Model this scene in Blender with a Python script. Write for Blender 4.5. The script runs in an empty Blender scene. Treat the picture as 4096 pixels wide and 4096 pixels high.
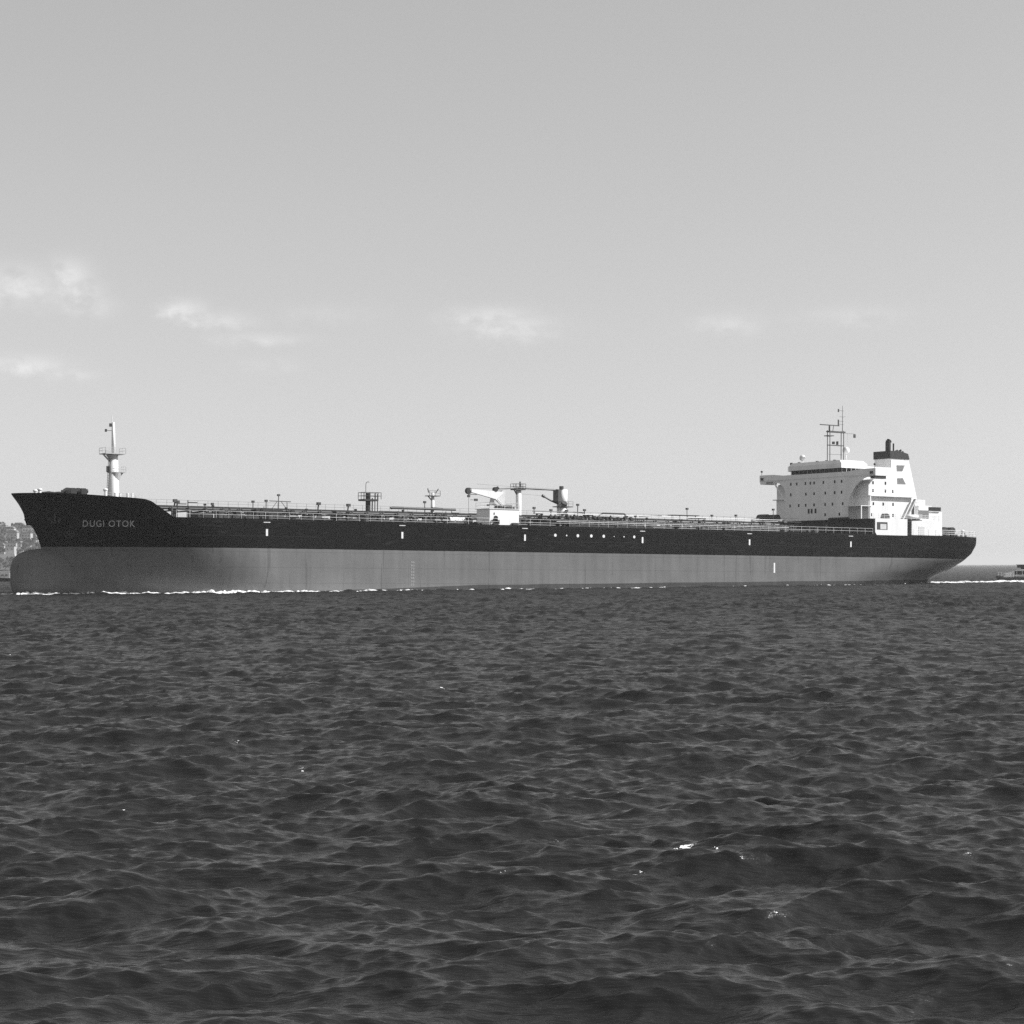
import bpy, math, random
import numpy as np
from mathutils import Vector, Matrix, Euler
random.seed(7)
S = bpy.context.scene
C = S.collection
rad = math.radians

# ------------------------------------------------------------------ camera
cd = bpy.data.cameras.new('camera'); cam = bpy.data.objects.new('camera', cd); C.objects.link(cam)
cd.sensor_width = 36.0; cd.lens = 36.0*7338/4096; cd.shift_y = 219/4096
cd.clip_start = 0.5; cd.clip_end = 90000
cam.location = (0, 0, 3.77)
cam.rotation_euler = (rad(90), math.atan(0.0048), 0)
S.camera = cam

# ------------------------------------------------------------------ light
SUN_EL, SUN_AZ = rad(35), rad(93)          # azimuth from +Y towards +X
sd = Vector((math.sin(SUN_AZ)*math.cos(SUN_EL), math.cos(SUN_AZ)*math.cos(SUN_EL), math.sin(SUN_EL)))
ld = bpy.data.lights.new('sun', 'SUN'); ld.energy = 5.0; ld.angle = rad(0.5); ld.color = (1.0, 1.0, 1.0)
sun = bpy.data.objects.new('sun', ld); C.objects.link(sun)
sun.rotation_euler = (-sd).to_track_quat('-Z', 'Y').to_euler()

W = bpy.data.worlds.new("World"); S.world = W; W.use_nodes = True
nt = W.node_tree; N = nt.nodes; N.clear(); LK = nt.links.new
out = N.new('ShaderNodeOutputWorld'); bg = N.new('ShaderNodeBackground'); bg.inputs[1].default_value = 0.105
sky = N.new('ShaderNodeTexSky'); sky.sky_type = 'NISHITA'; sky.sun_disc = False
sky.sun_elevation = SUN_EL; sky.sun_rotation = SUN_AZ; sky.altitude = 0; sky.air_density = 1.0; sky.dust_density = 0.6; sky.ozone_density = 1.0
# black-and-white panchromatic response of the same sky
bw = N.new('ShaderNodeVectorMath'); bw.operation = 'DOT_PRODUCT'; bw.inputs[1].default_value = (0.52, 0.36, 0.12)
LK(sky.outputs[0], bw.inputs[0])
# small soft clouds low in the sky: direction-based noise times soft lobes
tc = N.new('ShaderNodeTexCoord')
mp = N.new('ShaderNodeMapping'); mp.inputs['Scale'].default_value = (55, 55, 85)
LK(tc.outputs['Generated'], mp.inputs[0])
nz = N.new('ShaderNodeTexNoise'); nz.inputs['Scale'].default_value = 1.5; nz.inputs['Detail'].default_value = 7; nz.inputs['Roughness'].default_value = 0.58
LK(mp.outputs[0], nz.inputs[0])
def math_(op, a, b=None, c=None, tree=nt):
    m = tree.nodes.new('ShaderNodeMath'); m.operation = op
    for i, v in enumerate((a, b, c)):
        if v is None: continue
        if isinstance(v, (int, float)): m.inputs[i].default_value = v
        else: tree.links.new(v, m.inputs[i])
    return m.outputs[0]
sx = N.new('ShaderNodeSeparateXYZ'); LK(tc.outputs['Generated'], sx.inputs[0])
az = math_('ARCTAN2', sx.outputs[0], sx.outputs[1]); el = math_('ARCSINE', sx.outputs[2])
wob = math_('MULTIPLY', math_('SUBTRACT', nz.outputs[0], 0.5), 0.035)
total = None
# azimuth, elevation, half width, half height, strength
for a, e, w, h, k in ((-0.262, 0.149, 0.018, 0.0075, 0.75), (-0.2355, 0.1545, 0.0085, 0.0065, 0.95), (-0.229, 0.146, 0.008, 0.006, 0.8), (-0.223, 0.139, 0.008, 0.0045, 0.6),
                      (-0.1752, 0.1372, 0.008, 0.0042, 1.0), (-0.166, 0.133, 0.007, 0.003, 0.8), (-0.154, 0.1325, 0.012, 0.0038, 0.55), (-0.1366, 0.1232, 0.018, 0.0026, 0.45),
                      (-0.131, 0.109, 0.011, 0.0028, 0.3), (-0.259, 0.1075, 0.015, 0.0036, 0.7), (-0.235, 0.103, 0.010, 0.0024, 0.4), (-0.011, 0.136, 0.017, 0.0038, 0.7), (-0.001, 0.130, 0.018, 0.0050, 0.75),
                      (0.012, 0.127, 0.012, 0.0028, 0.4), (0.118, 0.13, 0.013, 0.0045, 0.45), (0.185, 0.133, 0.02, 0.004, 0.3), (-0.10, 0.137, 0.02, 0.004, 0.2), (0.45, 0.13, 0.03, 0.008, 0.7), (-0.45, 0.14, 0.03, 0.009, 0.8)):
    da = math_('DIVIDE', math_('SUBTRACT', math_('ADD', az, math_('MULTIPLY', wob, 0.5)), a), w*1.2)
    de = math_('DIVIDE', math_('SUBTRACT', math_('ADD', el, math_('MULTIPLY', wob, 0.25)), e), h*1.2)
    r2 = math_('ADD', math_('MULTIPLY', da, da), math_('MULTIPLY', de, de))
    g = math_('MULTIPLY', math_('POWER', 2.718, math_('MULTIPLY', r2, -0.8)), k)
    total = g if total is None else math_('MAXIMUM', total, g)
puff = math_('MULTIPLY', total, math_('MULTIPLY', math_('MAXIMUM', math_('SUBTRACT', nz.outputs[0], 0.24), 0.0), 3.2))
puff = math_('MINIMUM', puff, 1.0)
CLOUD_GAIN = 0.30
thin = N.new('ShaderNodeTexNoise'); thin.inputs['Scale'].default_value = 2.2; thin.inputs['Detail'].default_value = 4
mp2 = N.new('ShaderNodeMapping'); mp2.inputs['Scale'].default_value = (1, 1, 3.5); LK(tc.outputs['Generated'], mp2.inputs[0]); LK(mp2.outputs[0], thin.inputs[0])
veil = math_('ADD', 0.975, math_('MULTIPLY', thin.outputs[0], 0.05))
skyv = math_('ADD', math_('MULTIPLY', math_('POWER', bw.outputs['Value'], 0.48), 2.39), 0.0)
val = math_('MULTIPLY', math_('MULTIPLY', skyv, veil), math_('ADD', 1.0, math_('MULTIPLY', puff, CLOUD_GAIN)))
LK(val, bg.inputs[0]); LK(bg.outputs[0], out.inputs[0])

S.view_settings.view_transform = 'Standard'; S.view_settings.look = 'None'
S.view_settings.gamma = 1; S.view_settings.use_curve_mapping = False; S.view_settings.exposure = 0.35
S.render.engine = 'CYCLES'; S.cycles.use_denoising = False
S.cycles.max_bounces = 6

# ------------------------------------------------------------------ helpers
def mat(name, v, rough=0.6, noise=0.12, nscale=1.5, streak=False, spec=0.4, metal=0.0, bump=0.0):
    m = bpy.data.materials.new(name); m.use_nodes = True; t = m.node_tree; b = t.nodes['Principled BSDF']
    b.inputs['Roughness'].default_value = rough; b.inputs['Specular IOR Level'].default_value = spec; b.inputs['Metallic'].default_value = metal
    c = t.nodes.new('ShaderNodeTexCoord'); mpn = t.nodes.new('ShaderNodeMapping'); t.links.new(c.outputs['Object'], mpn.inputs[0])
    mpn.inputs['Scale'].default_value = (1, 1, 0.12) if streak else (1, 1, 1)
    n = t.nodes.new('ShaderNodeTexNoise'); n.inputs['Scale'].default_value = nscale; n.inputs['Detail'].default_value = 5; t.links.new(mpn.outputs[0], n.inputs[0])
    r = t.nodes.new('ShaderNodeMapRange'); t.links.new(n.outputs[0], r.inputs[0])
    r.inputs[1].default_value = 0.3; r.inputs[2].default_value = 0.7; r.inputs[3].default_value = v*(1-noise); r.inputs[4].default_value = v*(1+noise)
    t.links.new(r.outputs[0], b.inputs['Base Color'])
    if bump:
        bp = t.nodes.new('ShaderNodeBump'); bp.inputs['Strength'].default_value = bump; t.links.new(n.outputs[0], bp.inputs['Height']); t.links.new(bp.outputs[0], b.inputs['Normal'])
    return m
M = dict(
    white=mat('white_paint', 0.73, 0.45, 0.09, 0.5, True), cream=mat('cream_paint', 0.6, 0.5, 0.08, 0.6, True),
    dark=mat('dark_paint', 0.022, 0.5, 0.2), black=mat('black_paint', 0.012, 0.5, 0.2), pipe=mat('pipe_grey', 0.06, 0.5, 0.25, 0.8),
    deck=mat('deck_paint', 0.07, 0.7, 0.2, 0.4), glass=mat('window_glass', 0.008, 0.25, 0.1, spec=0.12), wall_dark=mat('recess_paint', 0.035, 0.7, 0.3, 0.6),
    mark=mat('funnel_mark_paint', 0.15, 0.5, 0.1), tan=mat('buff_metal', 0.40, 0.55, 0.1), foam=mat('foam', 0.85, 0.9, 0.08, 3.0), lightgrey=mat('light_grey_paint', 0.55, 0.5, 0.08),
    roof=mat('tile_roof', 0.16, 0.8, 0.2), leaf=mat('foliage', 0.06, 0.8, 0.4, 0.1), trunk=mat('bark', 0.08, 0.9, 0.2), letter=mat('lettering_paint', 0.55, 0.7, 0.25, 3.0),
    faint=mat('worn_mark_paint', 0.05, 0.7, 0.5, 3.0), hullmark=mat('hull_mark_paint', 0.7, 0.6, 0.1, 4.0),
)
class MB:
    def __init__(s): s.v = []; s.f = []
    def add(s, vs, fs):
        o = len(s.v); s.v += [tuple(v) for v in vs]; s.f += [tuple(i+o for i in f) for f in fs]
    def box(s, x0, x1, y0, y1, z0, z1):
        s.add([(x, y, z) for z in (z0, z1) for y in (y0, y1) for x in (x0, x1)],
              [(0, 2, 3, 1), (4, 5, 7, 6), (0, 1, 5, 4), (2, 6, 7, 3), (0, 4, 6, 2), (1, 3, 7, 5)]); return s
    def tube(s, pts, r, n=8, r2=None, cap=True):
        pts = [Vector(p) for p in pts]; m = len(pts); rs = []
        for i, p in enumerate(pts):
            d = (pts[min(i+1, m-1)]-pts[max(i-1, 0)]).normalized()
            a = d.orthogonal().normalized(); b = d.cross(a)
            rr = r if r2 is None else r+(r2-r)*i/(m-1)
            if hasattr(r, '__len__'): rr = r[i]
            rs.append([p+a*rr*math.cos(2*math.pi*k/n)+b*rr*math.sin(2*math.pi*k/n) for k in range(n)])
        vs = [v for ring in rs for v in ring]; fs = []
        # keep orthogonal frame stable along the tube
        for i in range(m-1):
            for k in range(n):
                k2 = (k+1) % n; fs.append((i*n+k, i*n+k2, (i+1)*n+k2, (i+1)*n+k))
        if cap: fs.append(tuple(range(n))[::-1]); fs.append(tuple((m-1)*n+k for k in range(n)))
        s.add(vs, fs); return s
    def cyl(s, x, y, z0, z1, r, n=14, r2=None): return s.tube([(x, y, z0), (x, y, z1)], r, n, r2 if r2 is not None else r)
    def prism(s, poly, axis, a0, a1):
        # poly of 2D points; axis 'y': poly is (x,z); 'x': poly is (y,z); 'z': poly is (x,y)
        def P(p, a): return {'y': (p[0], a, p[1]), 'x': (a, p[0], p[1]), 'z': (p[0], p[1], a)}[axis]
        n = len(poly); vs = [P(p, a0) for p in poly]+[P(p, a1) for p in poly]
        fs = [tuple(range(n)), tuple(range(n, 2*n))[::-1]]+[(i, (i+1) % n, n+(i+1) % n, n+i) for i in range(n)]
        s.add(vs, fs); return s
    def ball(s, x, y, z, rx, ry=None, rz=None, n=10, m=7):
        ry = ry or rx; rz = rz or rx; vs = []; fs = []
        for j in range(m+1):
            t = math.pi*j/m
            for i in range(n): p = 2*math.pi*i/n; vs.append((x+rx*math.sin(t)*math.cos(p), y+ry*math.sin(t)*math.sin(p), z+rz*math.cos(t)))
        for j in range(m):
            for i in range(n): i2 = (i+1) % n; fs.append((j*n+i, (j+1)*n+i, (j+1)*n+i2, j*n+i2))
        s.add(vs, fs); return s
    def rail(s, pts, h, posts=1.6, bars=3, r=0.035, pr=0.03):
        pts = [Vector(p) for p in pts]
        for b in range(1, bars+1): s.tube([p+Vector((0, 0, h*b/bars)) for p in pts], r, 4)
        for a, b in zip(pts[:-1], pts[1:]):
            n = max(1, round((b-a).length/posts))
            for i in range(n+1): p = a.lerp(b, i/n); s.tube([p, p+Vector((0, 0, h))], pr, 4)
        return s
    def build(s, name, m, parent=None, smooth=False, fix=True):
        me = bpy.data.meshes.new(name); me.from_pydata([tuple(v) for v in s.v], [], s.f); me.validate(); me.update()
        if fix:
            import bmesh
            bm = bmesh.new(); bm.from_mesh(me); bmesh.ops.recalc_face_normals(bm, faces=bm.faces); bm.to_mesh(me); bm.free()
        if smooth: me.polygons.foreach_set('use_smooth', [True]*len(me.polygons))
        me.materials.append(M[m] if isinstance(m, str) else m)
        o = bpy.data.objects.new(name, me); C.objects.link(o)
        if parent: o.parent = parent
        return o
def empty(name, loc, label, cat, group=None):
    o = bpy.data.objects.new(name, None); C.objects.link(o); o.location = loc; o['label'] = label; o['category'] = cat
    if group: o['group'] = group
    return o
def instance(src, loc, parent, rotz=None):
    c = src.copy(); C.objects.link(c); c.parent = parent; c.location = loc
    if rotz is not None: c.rotation_euler = (0, 0, rotz)
    return c

# ------------------------------------------------------------------ sea
def ocean_tile(n, L, wl_peak, wl_min, wl_max, wind, spread, sig, chop, seed):
    rng = np.random.default_rng(seed)
    k1 = np.fft.fftfreq(n, d=L/n)*2*np.pi
    kx, ky = np.meshgrid(k1, k1, indexing='ij'); k = np.hypot(kx, ky); k[0, 0] = 1
    kp = 2*np.pi/wl_peak
    P = np.exp(-1.1*(kp/k)**2)/k**3.75
    c = (kx*math.cos(wind)+ky*math.sin(wind))/k
    P *= (0.03+0.97*np.abs(c)**spread)
    P *= np.where((k < 2*np.pi/wl_min) & (k > 2*np.pi/wl_max), 1, 0)
    P[0, 0] = 0
    h = (rng.standard_normal((n, n))+1j*rng.standard_normal((n, n)))*np.sqrt(P)
    H = np.real(np.fft.ifft2(h)); sc = sig/H.std()
    DX = np.real(np.fft.ifft2(-1j*h*kx/k)); DY = np.real(np.fft.ifft2(-1j*h*ky/k))
    return H*sc, -DX*sc*chop, -DY*sc*chop
def sample(tile, L, x, y, rot):
    n = tile[0].shape[0]; c, s = math.cos(rot), math.sin(rot)
    u = ((c*x+s*y)/L % 1.0)*n; v = ((-s*x+c*y)/L % 1.0)*n
    i = np.floor(u).astype(int); j = np.floor(v).astype(int); fu = u-i; fv = v-j
    i %= n; j %= n; i2 = (i+1) % n; j2 = (j+1) % n
    r = [T[i, j]*(1-fu)*(1-fv)+T[i2, j]*fu*(1-fv)+T[i, j2]*(1-fu)*fv+T[i2, j2]*fu*fv for T in tile]
    return r[0], c*r[1]-s*r[2], s*r[1]+c*r[2]
TILES = [(ocean_tile(2048, 53.0, 3.6, 0.14, 12.0, rad(84), 4.0, 0.070, 0.58, 11), 53.0, rad(9)),
         (ocean_tile(256, 171.0, 11.0, 6.0, 30.0, rad(98), 1.5, 0.034, 0.7, 5), 171.0, rad(-23))]
def wave(x, y):
    z = np.zeros_like(x); dx = np.zeros_like(x); dy = np.zeros_like(x)
    # gusty patches: choppiness varies slowly over the surface
    gust = 1.0+0.18*np.sin(x*0.045+1.3*np.sin(y*0.021))*np.sin(y*0.037+0.8)
    for T, L, r in TILES:
        a, b, c = sample(T, L, x, y, r); z += a*gust; dx += b*gust; dy += c*gust
    d = np.hypot(x, y); f = np.clip(1.0-(d-350)/900, 0.25, 1.0)
    f = f*(1.0+0.55*np.clip((d-45)/150, 0, 1))   # choppier out in the open channel
    f = np.where(d > 3000, 0.0, f)
    return z*f, dx*f, dy*f
def grid_mesh(name, X, Y, Z, m):
    r, c = X.shape; me = bpy.data.meshes.new(name)
    me.vertices.add(r*c); me.vertices.foreach_set('co', np.stack([X, Y, Z], -1).astype(np.float32).ravel())
    i = np.arange(r*c).reshape(r, c); q = np.stack([i[:-1, :-1], i[:-1, 1:], i[1:, 1:], i[1:, :-1]], -1).reshape(-1, 4)
    nf = len(q); me.loops.add(nf*4); me.loops.foreach_set('vertex_index', q.astype(np.int32).ravel())
    me.polygons.add(nf); me.polygons.foreach_set('loop_start', np.arange(0, nf*4, 4, dtype=np.int32))
    me.polygons.foreach_set('use_smooth', np.ones(nf, bool))
    me.update(calc_edges=True); me.validate(); me.materials.append(m)
    o = bpy.data.objects.new(name, me); C.objects.link(o); return o
d1 = 8.0*np.exp(np.arange(0, 1, 1/2200)*math.log(900/8.0))
d2 = 900*np.exp(np.linspace(0, 1, 60)*math.log(60000/900))
D = np.concatenate([d1, d2])
a1 = np.arange(-0.34, 0.3401, 0.00105)
a2 = 0.34+0.012*np.arange(1, 90)
A = np.concatenate([-a2[::-1], a1, a2])
AA, DD = np.meshgrid(A, D)
SX, SY = DD*np.sin(AA), DD*np.cos(AA)
WZ, WX, WY = wave(SX, SY)

wm = bpy.data.materials.new('sea_water'); wm.use_nodes = True; t = wm.node_tree; b = t.nodes['Principled BSDF']
b.inputs['Base Color'].default_value = (0.013, 0.013, 0.013, 1); b.inputs['Roughness'].default_value = 0.10; b.inputs['IOR'].default_value = 1.33
gp = t.nodes.new('ShaderNodeNewGeometry')
# waves too small to model show as extra roughness the farther out they are
dv = t.nodes.new('ShaderNodeVectorMath'); dv.operation = 'LENGTH'; t.links.new(gp.outputs['Position'], dv.inputs[0])
rr = t.nodes.new('ShaderNodeMapRange'); rr.inputs[1].default_value = 20; rr.inputs[2].default_value = 260; rr.inputs[3].default_value = 0.22; rr.inputs[4].default_value = 0.5
t.links.new(dv.outputs['Value'], rr.inputs[0]); t.links.new(rr.outputs[0], b.inputs['Roughness']); b.inputs['Specular IOR Level'].default_value = 0.64
def tnoise(scale, detail, stretch=(1, 1, 1), rough=0.6):
    mp_ = t.nodes.new('ShaderNodeMapping'); mp_.inputs['Scale'].default_value = stretch; t.links.new(gp.outputs['Position'], mp_.inputs[0])
    n_ = t.nodes.new('ShaderNodeTexNoise'); n_.inputs['Scale'].default_value = scale; n_.inputs['Detail'].default_value = detail; n_.inputs['Roughness'].default_value = rough
    t.links.new(mp_.outputs[0], n_.inputs[0]); return n_.outputs[0]
n1 = tnoise(6.0, 4, (0.25, 1.5, 1)); n2 = tnoise(2.0, 4, (0.4, 1.2, 1))
bp = t.nodes.new('ShaderNodeBump'); bp.inputs['Strength'].default_value = 0.75; bp.inputs['Distance'].default_value = 0.05
t.links.new(math_('ADD', n1, math_('MULTIPLY', n2, 1.0, tree=t), tree=t), bp.inputs['Height']); t.links.new(bp.outputs[0], b.inputs['Normal'])
sea = grid_mesh('sea', SX+WX, SY+WY, WZ, wm); sea['kind'] = 'structure'
sea['label'] = 'dark choppy sea with short steep waves'
del AA, DD, SX, SY, WX, WY, WZ

# ------------------------------------------------------------------ far shore on the left
def fbm(x, y, s):
    return sum(math.sin(x*f*1.0+s+1.7*math.sin(y*f*0.8+s))*math.cos(y*f*1.1+s*2)/f for f in (1, 2.1, 4.3, 8.7))
def hill_h(x, y):
    e = max(0.0, min(1.0, (y-1850)/260)); e = e*e*(3-2*e)
    fall = max(0.0, min(1.0, (-150-x)/350))
    return -2+e*fall*(47+4*fbm(x/90, y/90, 1.0)+0.004*max(0, -x-450))+min(1, fall*6)*4.5
hx = np.concatenate([np.arange(-2400, -700, 60), np.arange(-700, -60, 9)]); hy = np.concatenate([np.arange(1838, 2200, 9), np.arange(2200, 3200, 60)])
HX, HY = np.meshgrid(hx, hy); HZ = np.vectorize(hill_h)(HX, HY)+np.random.default_rng(2).normal(0, 0.5, HX.shape)
hm = mat('hillside_ground', 0.06, 0.9, 0.35, 0.03)
hill = grid_mesh('hill', HX, HY, HZ, hm); hill['kind'] = 'structure'; hill['label'] = 'low built-up hillside across the water'

# houses: visible window is narrow (x from about -520 to -470 m at 1.9 km)
HG = 'houses on the far hillside'
def house(x, y, z, w, d, h, tone, flat, label, rows=2):
    r = empty('house', (x, y, z), label, 'house', HG)
    MB().box(-w/2, w/2, -d/2, d/2, -6, h).build('wall', tone, r)
    if flat: MB().box(-w/2-.4, w/2+.4, -d/2-.4, d/2+.4, h+.01, h+.5).build('roof', 'roof', r)
    else:
        MB().prism([(-w/2-.6, h+.01), (w/2+.6, h+.01), (w/2-1.5, h+2.6), (-w/2+1.5, h+2.6)], 'y', -d/2-.6, d/2+.6).build('roof', 'roof', r)
    n = max(2, int(w/3.2))
    for j in range(rows):
        for i in range(n):
            cx = -w/2+w*(i+.5)/n; zz = h-2.0-j*3.0
            MB().box(cx-.6, cx+.6, -d/2-.12, -d/2-.003, zz-1.3, zz).build('window', 'glass', r)
    return r
def shore(px, py, D):   # image-plane measurement turned into a place at distance D
    u = px-2048; v = -(py-2267); u2 = u+0.0048*v; v2 = v-0.0048*u
    return (u2/7338*D, D, 3.77+v2/7338*D)
hs = [(38, 2128, 1990, 12, 6.5, 'white', False, 'white house with tiled roof on the upper hillside left of the bow'),
      (52, 2141, 1960, 11, 5.5, 'tan', False, 'pale house with tiled roof just below the upper white house'),
      (118, 2124, 1985, 13, 7, 'white', False, 'largest white house beside the ship\'s stem, high on the hill'),
      (108, 2152, 1950, 10, 10, 'tan', True, 'tall narrow pale block beside the ship\'s stem, halfway up the hill'),
      (133, 2140, 1965, 9, 6, 'tan', True, 'flat roofed pale house partly hidden by the ship\'s stem'),
      (8, 2112, 2030, 11, 5, 'tan', True, 'pale grey flat roofed house on the ridge at the left edge'),
      (78, 2108, 2060, 10, 4.5, 'tan', False, 'small grey house on the ridge between the trees'),
      (38, 2184, 1900, 16, 6, 'tan', True, 'broad low white building above the waterfront at the left'),
      (44, 2198, 1880, 9, 6, 'tan', True, 'small white building below the broad low one at the left'),
      (75, 2182, 1905, 8, 4, 'tan', False, 'small pale house right of the broad white building'),
      (8, 2190, 1895, 7, 4, 'tan', False, 'small pale house at the left edge above the waterfront'),
      (-60, 2135, 1980, 13, 7, 'tan', False, 'white tiled house left of the others on the hill'),
      (10, 2160, 1940, 8, 4, 'tan', True, 'small grey flat roofed house in the trees at the left edge')]
for px, py, D_, w, h, tone, flat, lab in hs:
    x, y, z = shore(px, py, D_)
    house(x, y, z-h*0.5, w, 9, h, tone, flat, lab, rows=max(1, int(h/3.2)))
# quay wall along the water
q = MB().box(-1500, -330, 1836, 1841, -2, 2.1); q = q.build('quay_wall', 'tan'); q['label'] = 'long low pale quay wall at the foot of the hillside'; q['category'] = 'wall'
r0 = shore(30, 2219, 1872)
q = MB().box(-1500, r0[0]+8, 1870, 1874, -2, r0[2]+.6).build('terrace_wall', 'lightgrey'); q['label'] = 'pale terrace wall above the quay at the left edge'; q['category'] = 'wall'
# trees on the slope
def tree(x, y, z, h, label, seed):
    rnd = random.Random(seed); r = empty('tree', (x, y, z), label, 'tree', 'trees on the far hillside')
    MB().tube([(0, 0, -3), (0.2, 0, h*.35), (0, 0.1, h*.7)], [0.45, .3, .12], 6).tube([(0.2, 0, h*.3), (1.4, .2, h*.6)], [.2, .08], 5).tube([(0.2, 0, h*.35), (-1.3, -.2, h*.62)], [.2, .08], 5).build('trunk', 'trunk', r)
    m = MB()
    for k in range(10):
        cx, cy, cz = rnd.uniform(-.33, .33)*h, rnd.uniform(-.3, .3)*h, h*rnd.uniform(.42, .95); rr = h*rnd.uniform(.10, .2)
        for q_ in range(36):
            v = Vector((rnd.gauss(0, 1), rnd.gauss(0, 1), rnd.gauss(0, 1))).normalized()*rr*rnd.uniform(.6, 1.1)
            a = Vector((rnd.gauss(0, 1), rnd.gauss(0, 1), rnd.gauss(0, 1))).normalized()*rnd.uniform(.3, .7); bb = v.normalized().cross(a)
            c = Vector((cx, cy, cz))+v; m.add([c-a, c+bb, c+a, c-bb*.6], [(0, 1, 2, 3)])
    m.build('crown', 'leaf', r, fix=False); return r
k = 0
spots = []
rt = random.Random(3)
for row, (py, D_) in enumerate(((2108, 2040), (2135, 1975), (2160, 1930), (2178, 1905), (2205, 1888), (2240, 1866), (2262, 1850))):
    for px in range(-40+row*9, 190, 24):
        spots.append((px+rt.uniform(-7, 7), py+rt.uniform(-6, 6), D_, row))
rown = ['on the ridge', 'below the ridge', 'among the middle houses', 'above the terrace', 'just above the terrace wall', 'between the quay and the terrace', 'at the water\'s edge']
cnt = {}
for px, py, D_, row in spots:
    x, y, z = shore(px, py, D_); h = rt.uniform(6, 11); z = z-h*.55
    cnt[row] = cnt.get(row, 0)+1
    ordn = ['leftmost', 'second', 'third', 'fourth', 'fifth', 'sixth', 'seventh', 'eighth', 'ninth', 'tenth'][cnt[row]-1]
    tree(x, y, z, h, f'dark bushy tree, {ordn} from the left in the row {rown[row]}', k); k += 1

# ------------------------------------------------------------------ the tanker
TH, PH = rad(33.8), 0.0119
ship = empty('tanker_ship', (-3.94, 316.45, 0), 'long dark-hulled tanker with grey lower hull, white bridge tower and funnel, steaming left', 'ship')
ship.rotation_euler = (0, PH, TH)
def interp(x, xs, ys): return float(np.interp(x, xs, ys))
# hull form: stem and stern profiles, half breadth
ZB = [-3, 5.2, 6.3, 7.6, 9.05, 9.56, 9.96, 10.74, 11.64, 12.67, 13.9, 14.3]
XB = [-79.2, -79.3, -79.55, -80.0, -80.75, -81.25, -81.9, -81.95, -82.3, -82.9, -83.8, -84.1]
ZS = [-3, 0, 1.2, 2.2, 2.9, 3.9, 5.7, 7.2, 9, 10.8]
XS = [100, 104, 106.2, 106.5, 106.8, 107.6, 108.6, 109.1, 109.4, 109.5]
WS = [0.3, 0.4, 0.6, 1.6, 2.8, 5.2, 8.2, 10.0, 11.0, 11.0]
def xb(z): return interp(z, ZB, XB)
def xs(z): return interp(z, ZS, XS)
def half(X, z):
    x0, x1 = xb(z), xs(z); f = min(1, max(0, z/13.5)); w = interp(z, ZS, WS)
    xf = -46-14*f; xa = interp(z, [0, 3, 6, 11], [58, 70, 80, 92])
    if X < xf:
        tt = min(1, max(0, (xf-X)/(xf-x0))); p = 1.75+0.75*f; q_ = 1.0-0.32*f
        return 16*max(0.0, 1-tt**p)**q_
    if X > xa:
        tt = min(1, max(0, (X-xa)/(x1-xa))); return w+(16-w)*(1-tt**2.1)
    return 16.0
def ztop(X): return interp(X, [-90, -84, -80.6, -77.9, -74, -70.4, -69.3, -68.3, -67.0, -65.2, -64.8, 120], [13.95, 13.95, 13.85, 13.7, 13.4, 13.15, 13.05, 12.75, 11.9, 10.7, 10.5, 10.5])
us = np.concatenate([1-np.cos(np.linspace(0, math.pi/2, 40)), ])*0.18
us = np.unique(np.concatenate([us, np.linspace(0.06, 0.115, 30)])); us = np.concatenate([us, np.linspace(0.18, 0.86, 60)[1:], 0.86+0.14*np.sin(np.linspace(0, math.pi/2, 30))[1:]])
zf = np.concatenate([np.linspace(0, 1, 34)])
hb = MB(); rows = []
for side in (-1, 1):
    for u in us:
        Xd = xb(14)+(xs(10.8)-xb(14))*u; zt = ztop(Xd)
        for f in zf:
            ue = min(1.0, max(0.0, (Xd-xb(zt))/(xs(zt)-xb(zt)))) if 0 < u < 1 else u
            z = -3+(zt+3)*f; X = xb(z)+(xs(z)-xb(z))*ue
            hb.v.append((X, side*half(X, z), z))
nu, nz_ = len(us), len(zf)
for s_ in (0, 1):
    o_ = s_*nu*nz_
    for i in range(nu-1):
        for j in range(nz_-1):
            a = o_+i*nz_+j; hb.f.append((a, a+nz_, a+nz_+1, a+1))
for j in range(nz_-1):    # transom
    a = (nu-1)*nz_+j; b_ = nu*nz_+(nu-1)*nz_+j; hb.f.append((a, b_, b_+1, a+1))
# bulbous nose
def sgp(v, e): return math.copysign(abs(v)**e, v)
bo = len(hb.v); bn, bmz = 40, 24
for i in range(bn):
    a_ = 2*math.pi*i/bn
    for j in range(bmz+1):
        p_ = -math.pi/2+math.pi*j/bmz; c_ = math.cos(p_)**.7; cx_ = sgp(math.cos(a_), .58)*c_
        hb.v.append((-76+(8.0 if cx_ < 0 else 20.0)*cx_, 3.5*math.sin(p_), 1.8+4.15*sgp(math.sin(a_), .6)*c_))
for i in range(bn):
    for j in range(bmz):
        i2 = (i+1) % bn; hb.f.append((bo+i*(bmz+1)+j, bo+i2*(bmz+1)+j, bo+i2*(bmz+1)+j+1, bo+i*(bmz+1)+j+1))
hm_ = bpy.data.materials.new('hull_paint'); hm_.use_nodes = True; t = hm_.node_tree; b = t.nodes['Principled BSDF']
tcn = t.nodes.new('ShaderNodeTexCoord'); sp = t.nodes.new('ShaderNodeSeparateXYZ'); t.links.new(tcn.outputs['Object'], sp.inputs[0])
def hn(scale, st, detail=5):
    m_ = t.nodes.new('ShaderNodeMapping'); m_.inputs['Scale'].default_value = st; t.links.new(tcn.outputs['Object'], m_.inputs[0])
    n_ = t.nodes.new('ShaderNodeTexNoise'); n_.inputs['Scale'].default_value = scale; n_.inputs['Detail'].default_value = detail; t.links.new(m_.outputs[0], n_.inputs[0]); return n_.outputs[0]
T_ = lambda op, a, b_=None, c_=None: math_(op, a, b_, c_, tree=t)
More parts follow.
